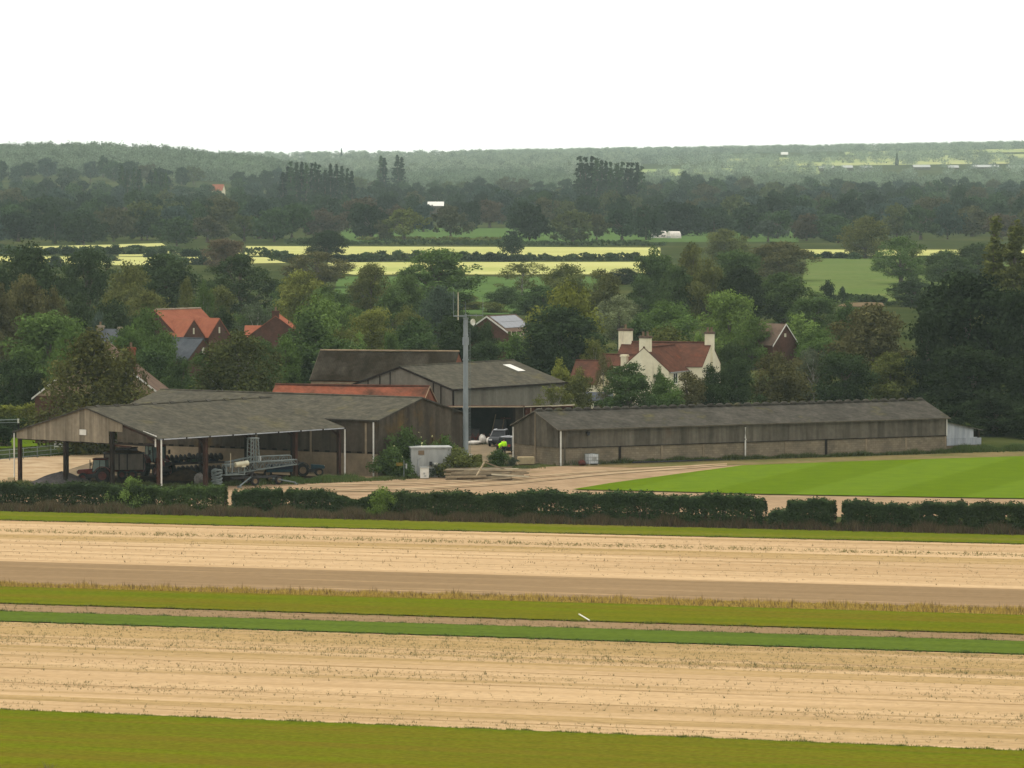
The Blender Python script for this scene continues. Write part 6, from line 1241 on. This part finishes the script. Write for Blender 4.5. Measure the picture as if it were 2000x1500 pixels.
def person(loc, yaw, label, bend=0., arm=.0):
    """faces +x; bend in degrees tips the trunk forward at the hips"""
    t = thing('person', loc, yaw, label, 'person'); J = {}; c, s = math.cos(R(bend)), math.sin(R(bend))
    def up(k, x, y, z, r): dz = z - .95; J[k] = (x * c + dz * s, y, .95 + dz * c - x * s, r)
    J['pelvis'] = (0, 0, .95, .14); up('waist', 0, 0, 1.1, .13); up('chest', .01, 0, 1.32, .16); up('neck', 0, 0, 1.5, .06); up('head0', .02, 0, 1.58, .075); up('head1', .03, 0, 1.68, .1); up('head2', .02, 0, 1.76, .07)
    E = [('pelvis', 'waist'), ('waist', 'chest'), ('chest', 'neck'), ('neck', 'head0'), ('head0', 'head1'), ('head1', 'head2')]
    for sg, n in ((1, 'l'), (-1, 'r')):
        up('sh' + n, 0, .19 * sg, 1.42, .065); up('el' + n, -.02 + arm * .5, .25 * sg, 1.15 + arm * .1, .045); up('wr' + n, .12 + arm, .22 * sg, .93 + arm * .3, .032); up('hd' + n, .15 + arm, .215 * sg, .88 + arm * .3, .035)
        E += [('chest', 'sh' + n), ('sh' + n, 'el' + n), ('el' + n, 'wr' + n), ('wr' + n, 'hd' + n)]
        for i in range(4): up(f'f{n}{i}', .18 + arm + .012 * i, (.19 + .018 * i) * sg, .79 + .006 * abs(i - 1) + arm * .3, .009); E.append(('hd' + n, f'f{n}{i}'))
        up('th' + n, .2 + arm, .17 * sg, .85 + arm * .3, .01); E.append(('hd' + n, 'th' + n))
        J['hip' + n] = (0, .1 * sg, .88, .095); J['kn' + n] = (.03, .11 * sg, .5, .062); J['an' + n] = (-.02, .11 * sg, .09, .042); J['to' + n] = (.16, .13 * sg, .04, .035)
        E += [('pelvis', 'hip' + n), ('hip' + n, 'kn' + n), ('kn' + n, 'an' + n), ('an' + n, 'to' + n)]
    skin_mesh(J, E, 'body', m_['skin'], t)
    K = {}; ad = lambda k, d: K.__setitem__(k, J[k][:3] + (J[k][3] + d,))
    K['pelvis'] = J['pelvis'][:3] + (.19,); ad('waist', .06); ad('chest', .05); ad('shl', .03); ad('ell', .03); ad('wrl', .025); ad('shr', .03); ad('elr', .03); ad('wrr', .025)
    jk = skin_mesh(K, [('pelvis', 'waist'), ('waist', 'chest'), ('chest', 'shl'), ('shl', 'ell'), ('ell', 'wrl'), ('chest', 'shr'), ('shr', 'elr'), ('elr', 'wrr')], 'jacket', m_['hi_vis'], t)
    K = {}; 
    for k in ('hipl', 'knl', 'anl', 'hipr', 'knr', 'anr'): ad(k, .025)
    K = {'pelvis': J['pelvis'][:3] + (.16,), **K}
    skin_mesh(K, [('pelvis', 'hipl'), ('hipl', 'knl'), ('knl', 'anl'), ('pelvis', 'hipr'), ('hipr', 'knr'), ('knr', 'anr')], 'trousers', m_['dark_cloth'], t)
    h = J['head1']; MB().blob((h[0] - .02, h[1], h[2] + .035), (.125, .115, .12), 3, 12, .05).build('hair', m_['dark_hair'], t, smooth=True)
    hx, hz = h[0], h[2]
    MB().blob((hx + .115, 0, hz - .02), (.02, .016, .025), 2, 8, 0).build('nose', m_['skin'], t, smooth=True)
    b = MB(); b.blob((hx + .1, .035, hz + .01), (.012, .014, .01), 1, 8, 0); b.blob((hx + .1, -.035, hz + .01), (.012, .014, .01), 1, 8, 0); b.build('eyes', m_['dark_hair'], t); MB().box((hx + .095, -.022, hz - .068), (hx + .104, .022, hz - .058)).build('mouth', m_['dull_red'], t)
    return t
person(at(984, 489.5, .06), R(100), 'person in a bright yellow green jacket seen from behind beside the dark car')
person(at(974, 490.5, .06), R(-20), 'stooping person with dark hair in a yellow green jacket, left of the upright one', bend=52, arm=.1)

# ------------------------------------------------------------------ hedges
def hedge(name, p0, p1, h, wdt, n, seed, c, label, group=None, ls=.22, dips=(), low=.0):
    """a clipped leafy hedge between two ground points; thinner near its foot"""
    g = np.random.default_rng(seed); a, e = Vector(p0), Vector(p1); L = (e - a).length; d = np.array((e - a) / L)[:2]; nr = np.array([d[1], -d[0]])
    s = g.uniform(0, L, n); q = g.uniform(-1.15, 1.15, n); ph = g.uniform(0, 6.28, 8)
    bump = 1 + .05 * np.sin(s * .8 + ph[0]) + .035 * np.sin(s * 2.3 + ph[1]) + .03 * np.sin(s * 6.7 + ph[2]); side = 1 + .18 * np.sin(s * 1.9 + ph[3]) + .12 * np.sin(s * 4.3 + ph[4])
    hh = h * bump
    for c0, wd_, k in dips: hh = hh * (1 - k * np.exp(-((s - c0 * L) / wd_) ** 2))
    endf = np.minimum(1, np.minimum(s, L - s) / .4 + .75); hh *= endf ** .5
    # position round the profile: side walls for |q| near 1, top between
    ang = g.uniform(-.12, math.pi + .12, n); r = g.uniform(.25, 1, n) ** .35
    cx, sz = np.cos(ang), np.sin(ang); pw = .55
    y = np.sign(cx) * np.abs(cx) ** pw * wdt / 2 * side * r; z = np.where(ang < 0, 0, np.abs(sz) ** pw) * hh * (.3 + .7 * r)
    z = np.where((np.abs(cx) > .8), g.uniform(.03, 1, n) ** .8 * hh, z); keep = g.uniform(0, 1, n) < np.clip(.8 + .6 * z / h - low * np.exp(-(z / (.4 * h)) ** 2) * (np.sin(s * 2.3 + ph[5]) > .1), 0, 1)
    gap = (np.sin(s * 1.7 + ph[6]) * np.sin(z * 3.2 + s * .9 + ph[7]) * np.sin(s * 4.3 + ph[0]) > .62) & (z < h * .68) & (z > h * .25) & (low > 0); keep &= ~gap
    P = np.stack([s * d[0] + y * nr[0], s * d[1] + y * nr[1], np.maximum(z, .02)], 1)[keep]
    sh = g.uniform(0, 1, len(P)) < .05; P[:, 2] += np.where((g.uniform(0, 1, len(P)) < .16) & (P[:, 2] > h * .85), g.uniform(0, .28, len(P)), 0)
    N = np.stack([nr[0] * np.sign(y), nr[1] * np.sign(y), np.full(n, .2)], 1)[keep]; N[:, 2] += np.where(P[:, 2] > h * .8, 2, 0)
    cl = .5 + .14 * np.sin(P[:, 0] * 2.1 + P[:, 2] * 3) * np.sin(P[:, 1] * 1.7 + P[:, 2]) + g.normal(0, .16, len(P))
    r_ = thing(name, a, 0, label, 'hedge', group)
    o = meshobj('foliage', npmesh('foliage', leaves(P, N, ls, ls * .62, g, .8), 4, LEAF, np.clip(cl, 0, 1)), r_); o.color = leafcol(c)
    nb = int(L * 110); sb = g.uniform(0, L, nb); yb = g.normal(0, .32, nb) * wdt; zb = np.abs(g.normal(0, .38, nb)) * (1 + .5 * np.sin(sb * 1.1 + ph[1]))
    Pb = np.stack([sb * d[0] + yb * nr[0], sb * d[1] + yb * nr[1], np.minimum(zb, h * .6) + .02], 1); Nb = np.tile(np.array([nr[0], nr[1], .3]), (nb, 1))
    ob = meshobj('dead_growth', npmesh('dead_growth', leaves(Pb, Nb, ls * 1.2, ls * .5, g, .8), 4, LEAF, np.clip(g.normal(.5, .2, nb), 0, 1)), r_); ob.color = (.085, .066, .038, 1)
    m = MB()
    for k in range(int(L / .45)):
        ss = (k + g.uniform(0, 1)) * .45; y0 = g.normal(0, .18) * wdt; t_ = g.normal(0, .15); p = Vector((ss * d[0] + y0 * nr[0], ss * d[1] + y0 * nr[1], 0)); m.tube([p, p + Vector((g.normal(0, .1), g.normal(0, .1), h * .45)), p + Vector((g.normal(0, .22), g.normal(0, .22), h * .78))], [.035, .025, .01], 5)
    m.build('stem', BARK, r_); return r_
GH = 'hedge sections between the turf strips and the farm'
def hb(px, base): return G(px, base)
HD = [((-80, 994.5), (222, 997), 2.2, 22500, 'dark', 'hedge section at the far left before the gravel heap', (), 0),
      ((216, 999.5), (300, 1000), 2.2, 9750, 'dark', 'hedge section behind the bright green rounded bush', (), 0),
      ((290, 999.5), (441, 1002.5), 2.15, 12750, 'mid', 'hedge section before the lattice boom, left of the first gap', (), .2),
      ((455, 1004.5), (551, 1005.5), 2.05, 8400, 'dark', 'short hedge block between the two gaps near the lattice boom', (), .2),
      ((559, 1006.5), (728, 1010.5), 2.05, 13500, 'dark', 'hedge section before the sandy yard, right of the second gap', ((.78, 1.2, .3),), .3),
      ((722, 1011.5), (776, 1012.5), 2.1, 5400, 'dark', 'short hedge section behind the middle bright green bush', (), .2),
      ((770, 1013.5), (1040, 1020.5), 2.3, 24750, 'dark', 'long dark hedge section before the timber stack', ((.25, 1.0, .12),), .25),
      ((1030, 1020.5), (1494, 1032.5), 2.55, 42000, 'dark', 'longest dark hedge section before the mown lawn', (), .15),
      ((1504, 1033.5), (1546, 1034.5), 1.55, 3600, 'dark', 'low shaggy bush in the gap of the right hedge', (), 0),
      ((1540, 1033.5), (1630, 1035.5), 2.3, 9000, 'dark', 'dark hedge block between the two right hand gaps', (), 0),
      ((1646, 1036.5), (1890, 1040.5), 2.25, 24000, 'dark', 'hedge section right of the dark hedge block', (), .4),
      ((1884, 1041.5), (2110, 1045.5), 2.3, 21000, 'dark', 'hedge section cut by the right picture edge', (), .45)]
for i, (p, q, h, n, c, lab, dips, low) in enumerate(HD): hedge('hedge', hb(*p), hb(*q), h, 1.5, n, 60 + i, c, lab, GH, dips=dips, low=low)
hedge('garden_hedge', at(-60, 528), at(74, 531), 3.1, 1.6, 9000, 91, 'yellow', 'tall yellowish garden hedge at the left edge below the trees', ls=.3)
hedge('garden_hedge', at(-60, 521), at(74, 524), 2.0, 1.4, 6500, 92, 'dark', 'dark lower garden hedge in front of the yellowish hedge', ls=.28)
hedge('garden_hedge', at(-60, 507), at(20, 507), 1.9, 1.4, 3600, 93, 'vdark', 'dark clipped hedge beside the small garden lawn', ls=.26)

# ------------------------------------------------------------------ loose grass and weeds: uncountable
def blades(name, P, h, wd, g, c, label, lean=.35, amt=.5):
    """upright pointed blades at P"""
    n = len(P); a = g.uniform(0, 6.28, n); dx = np.stack([np.cos(a), np.sin(a), np.zeros(n)], 1); hh = (h * g.uniform(.4, 1.3, n) * (1 + .45 * np.sin(P[:, 0] * .55 + P[:, 1] * .2) * np.sin(P[:, 0] * 1.7 + 2)))[:, None]; t = g.normal(0, lean, (n, 2)) * hh
    tip = P + np.concatenate([t, hh], 1); w_ = wd * g.uniform(.6, 1.4, n)[:, None]
    v = np.stack([P - dx * w_ / 2, P + dx * w_ / 2, tip], 1).reshape(-1, 3)
    o = meshobj(name, npmesh(name, v, 3, LEAF, np.clip(g.normal(.5, .2, n), 0, 1))); o.color = c; return tag(o, label, None, kind='stuff')
def along(a, b, n, g, spread, clump=1, cs=.1):
    t = np.repeat(g.uniform(0, 1, n // clump), clump)[:, None]; P = np.array(a)[None] + t * (np.array(b) - np.array(a))[None]
    off = np.repeat(g.normal(0, spread, (n // clump, 2)), clump, 0) + g.normal(0, cs, (len(P), 2)); P[:, :2] += off; P[:, 2] = .03; return P
g = np.random.default_rng(77)
def between(e0, e1, f0, f1, n, clump, cs, px=(-150, 2150), dens=None):
    """points between two strip edges, at fractions f0..f1 across"""
    a0, a1 = [np.array(q) for q in E_[e0]]; b0, b1 = [np.array(q) for q in E_[e1]]; k = n // clump
    s = g.uniform(.28, .72, k * 3); f = g.uniform(f0, f1, k * 3)
    if dens is not None: m = g.uniform(0, 1, len(s)) < dens(s * 200, f); s, f = s[m], f[m]
    s, f = s[:k], f[:k]; P = (a0 + (a1 - a0) * s[:, None]) * (1 - f[:, None]) + (b0 + (b1 - b0) * s[:, None]) * f[:, None]
    P = np.repeat(P, clump, 0); P[:, :2] += g.normal(0, cs, (len(P), 2)); P[:, 2] = .025; return P
den = lambda s, f: np.clip(.18 + .6 * np.sin(f * 26 + 1.5) * (.6 + .5 * np.sin(s * .11 + f * 9)) + .5 * (f < .3) * (np.sin(f * 60) > -.2), 0.03, 1)
blades('weeds', between('t2b', 's2', .02, .97, 21000, 3, .05, dens=den), .11, .032, g, (.22, .19, .09, 1), 'thin green weeds scattered over the near straw strip', .6)
blades('weeds', between('t2b', 's2', .1, .97, 2800, 4, .04, dens=den), .18, .032, g, (.13, .125, .055, 1), 'taller green weeds scattered over the near straw strip', .4)
blades('weeds', between('t2b', 's2', .0, .30, 11000, 3, .06), .11, .035, g, (.20, .18, .08, 1), 'denser weeds along the far edge of the near straw strip', .5)
blades('weeds', between('g1b', 's1', .05, .97, 7000, 3, .05), .1, .035, g, (.27, .22, .12, 1), 'sparse weeds on the far straw strip', .5)
blades('weeds', between('g1b', 's1', .05, .97, 500, 4, .04), .22, .035, g, (.15, .125, .06, 1), 'scattered dark weed stalks on the far straw strip', .3)
blades('weeds', between('g1b', 's1', .24, .31, 6000, 4, .06), .16, .04, g, (.21, .19, .075, 1), 'line of green weeds on the far straw strip', .4)
blades('grass_fringe_blades', between('b1', 't1t', .0, .95, 30000, 5, .06), .22, .045, g, (.42, .30, .075, 1), 'dry yellowish grass fringe along the far edge of the turf strip', .35)
blades('grass_fringe_blades', between('b1', 't1t', .1, .9, 2600, 4, .05), .4, .045, g, (.19, .13, .06, 1), 'brown seed heads standing in the yellowish grass fringe', .2)
blades('weeds', between('t1b', 'so', .1, .95, 3000, 3, .05), .12, .035, g, (.16, .13, .06, 1), 'weeds on the narrow soil strip', .5)
for k_, c_ in (('s2', (.13, .15, .03, 1)), ('t2b', (.10, .15, .04, 1)), ('t1b', (.13, .15, .03, 1)), ('so', (.11, .13, .045, 1)), ('g1b', (.12, .14, .035, 1)), ('g1t', (.12, .12, .04, 1))):
    P = along(E_[k_][0].lerp(E_[k_][1], .27), E_[k_][0].lerp(E_[k_][1], .73), 9000, g, .10, 3, .05); P[:, :2] += .25 * np.sin(P[:, :1] * np.array([[.9, .4]]) + 1.3) * np.sin(P[:, :1] * 3.1); blades('turf_fringe', P, .13, .05, g, c_, 'ragged grass along the edge of a turf strip', .6)
# rank grass at the foot of the hedges, the sheds and the barn
for (p, q, n, sp, h, c, lab) in [((-80, 996), (2110, 1047.5), 80000, .6, .62, (.115, .086, .050, 1), 'brown rank grass along the foot of the hedges'), ((-80, 996), (2110, 1047), 24000, .6, .7, (.085, .086, .040, 1), 'greener rank grass along the hedge foot'),
                                 ((1095, 909), (1850, 886), 12000, .25, .4, (.075, .095, .032, 1), 'rough grass at the foot of the long shed'), ((1840, 884), (2100, 878), 12000, .9, .55, (.07, .10, .03, 1), 'rough grass below the white lean-to'),
                                 ((440, 948), (740, 938), 10000, .7, .35, (.10, .13, .04, 1), 'rough grass along the front of the open barn'), ((560, 944), (680, 938), 5000, .9, .45, (.09, .14, .04, 1), 'grass around the blue tractor'), ((-60, 946), (420, 952), 7000, .8, .3, (.10, .12, .04, 1), 'rough grass behind the left hedge'),
                                 ((740, 938), (1040, 914), 6000, .8, .3, (.09, .11, .04, 1), 'grass round the cabin and the timber'), ((905, 868), (985, 866), 7000, .8, .25, (.09, .12, .04, 1), 'grass patch before the implement shed'), ((-100, 903), (190, 886), 9000, .35, .45, (.07, .10, .035, 1), 'grass under the metal rail fence')]:
    blades('rough_grass', along(G(*p), G(*q), n, g, sp, 5, .08), h, .06, g, c, lab)
# bare twigs at the very bottom left
p = G(100, 1535); t = thing('bare_shrub', p, 0, 'bare twiggy shrub tip at the bottom left corner', 'shrub'); b = MB()
for k in range(26):
    a = g.uniform(0, 6.28); e = Vector((math.cos(a) * g.uniform(.1, .8), math.sin(a) * .3, g.uniform(.6, 1.25))); md = e * .5 + Vector((0, 0, .12)); b.tube([(0, 0, 0), md, e], [.02, .012, .004], 4); b.tube([md, md + Vector((g.normal(0, .2), g.normal(0, .1), .35))], [.01, .003], 4)
b.build('twigs', mat('twig', (.16, .12, .10, 1), (.10, .08, .07, 1), 4), t)
# ------------------------------------------------------------------ haze
hz = MB().box((-2700, -120, -1), (2700, 9100, 78)).build('haze', None) if False else None
me = bpy.data.meshes.new('haze'); b = MB().box((-2550, -120, -1), (2550, 8950, 76)); me.from_pydata(b.v, [], b.f); hm = bpy.data.materials.new('haze'); hm.use_nodes = True; n = hm.node_tree.nodes; n.clear()
ou = n.new('ShaderNodeOutputMaterial'); vp = n.new('ShaderNodeVolumePrincipled'); vp.inputs['Density'].default_value = HAZE; vp.inputs['Color'].default_value = (.80, 1.0, .96, 1); vp.inputs['Anisotropy'].default_value = 0; hm.node_tree.links.new(vp.outputs[0], ou.inputs['Volume']); me.materials.append(hm)
tag(meshobj('haze', me), 'thin pale haze lying over the whole plain', None, kind='stuff')
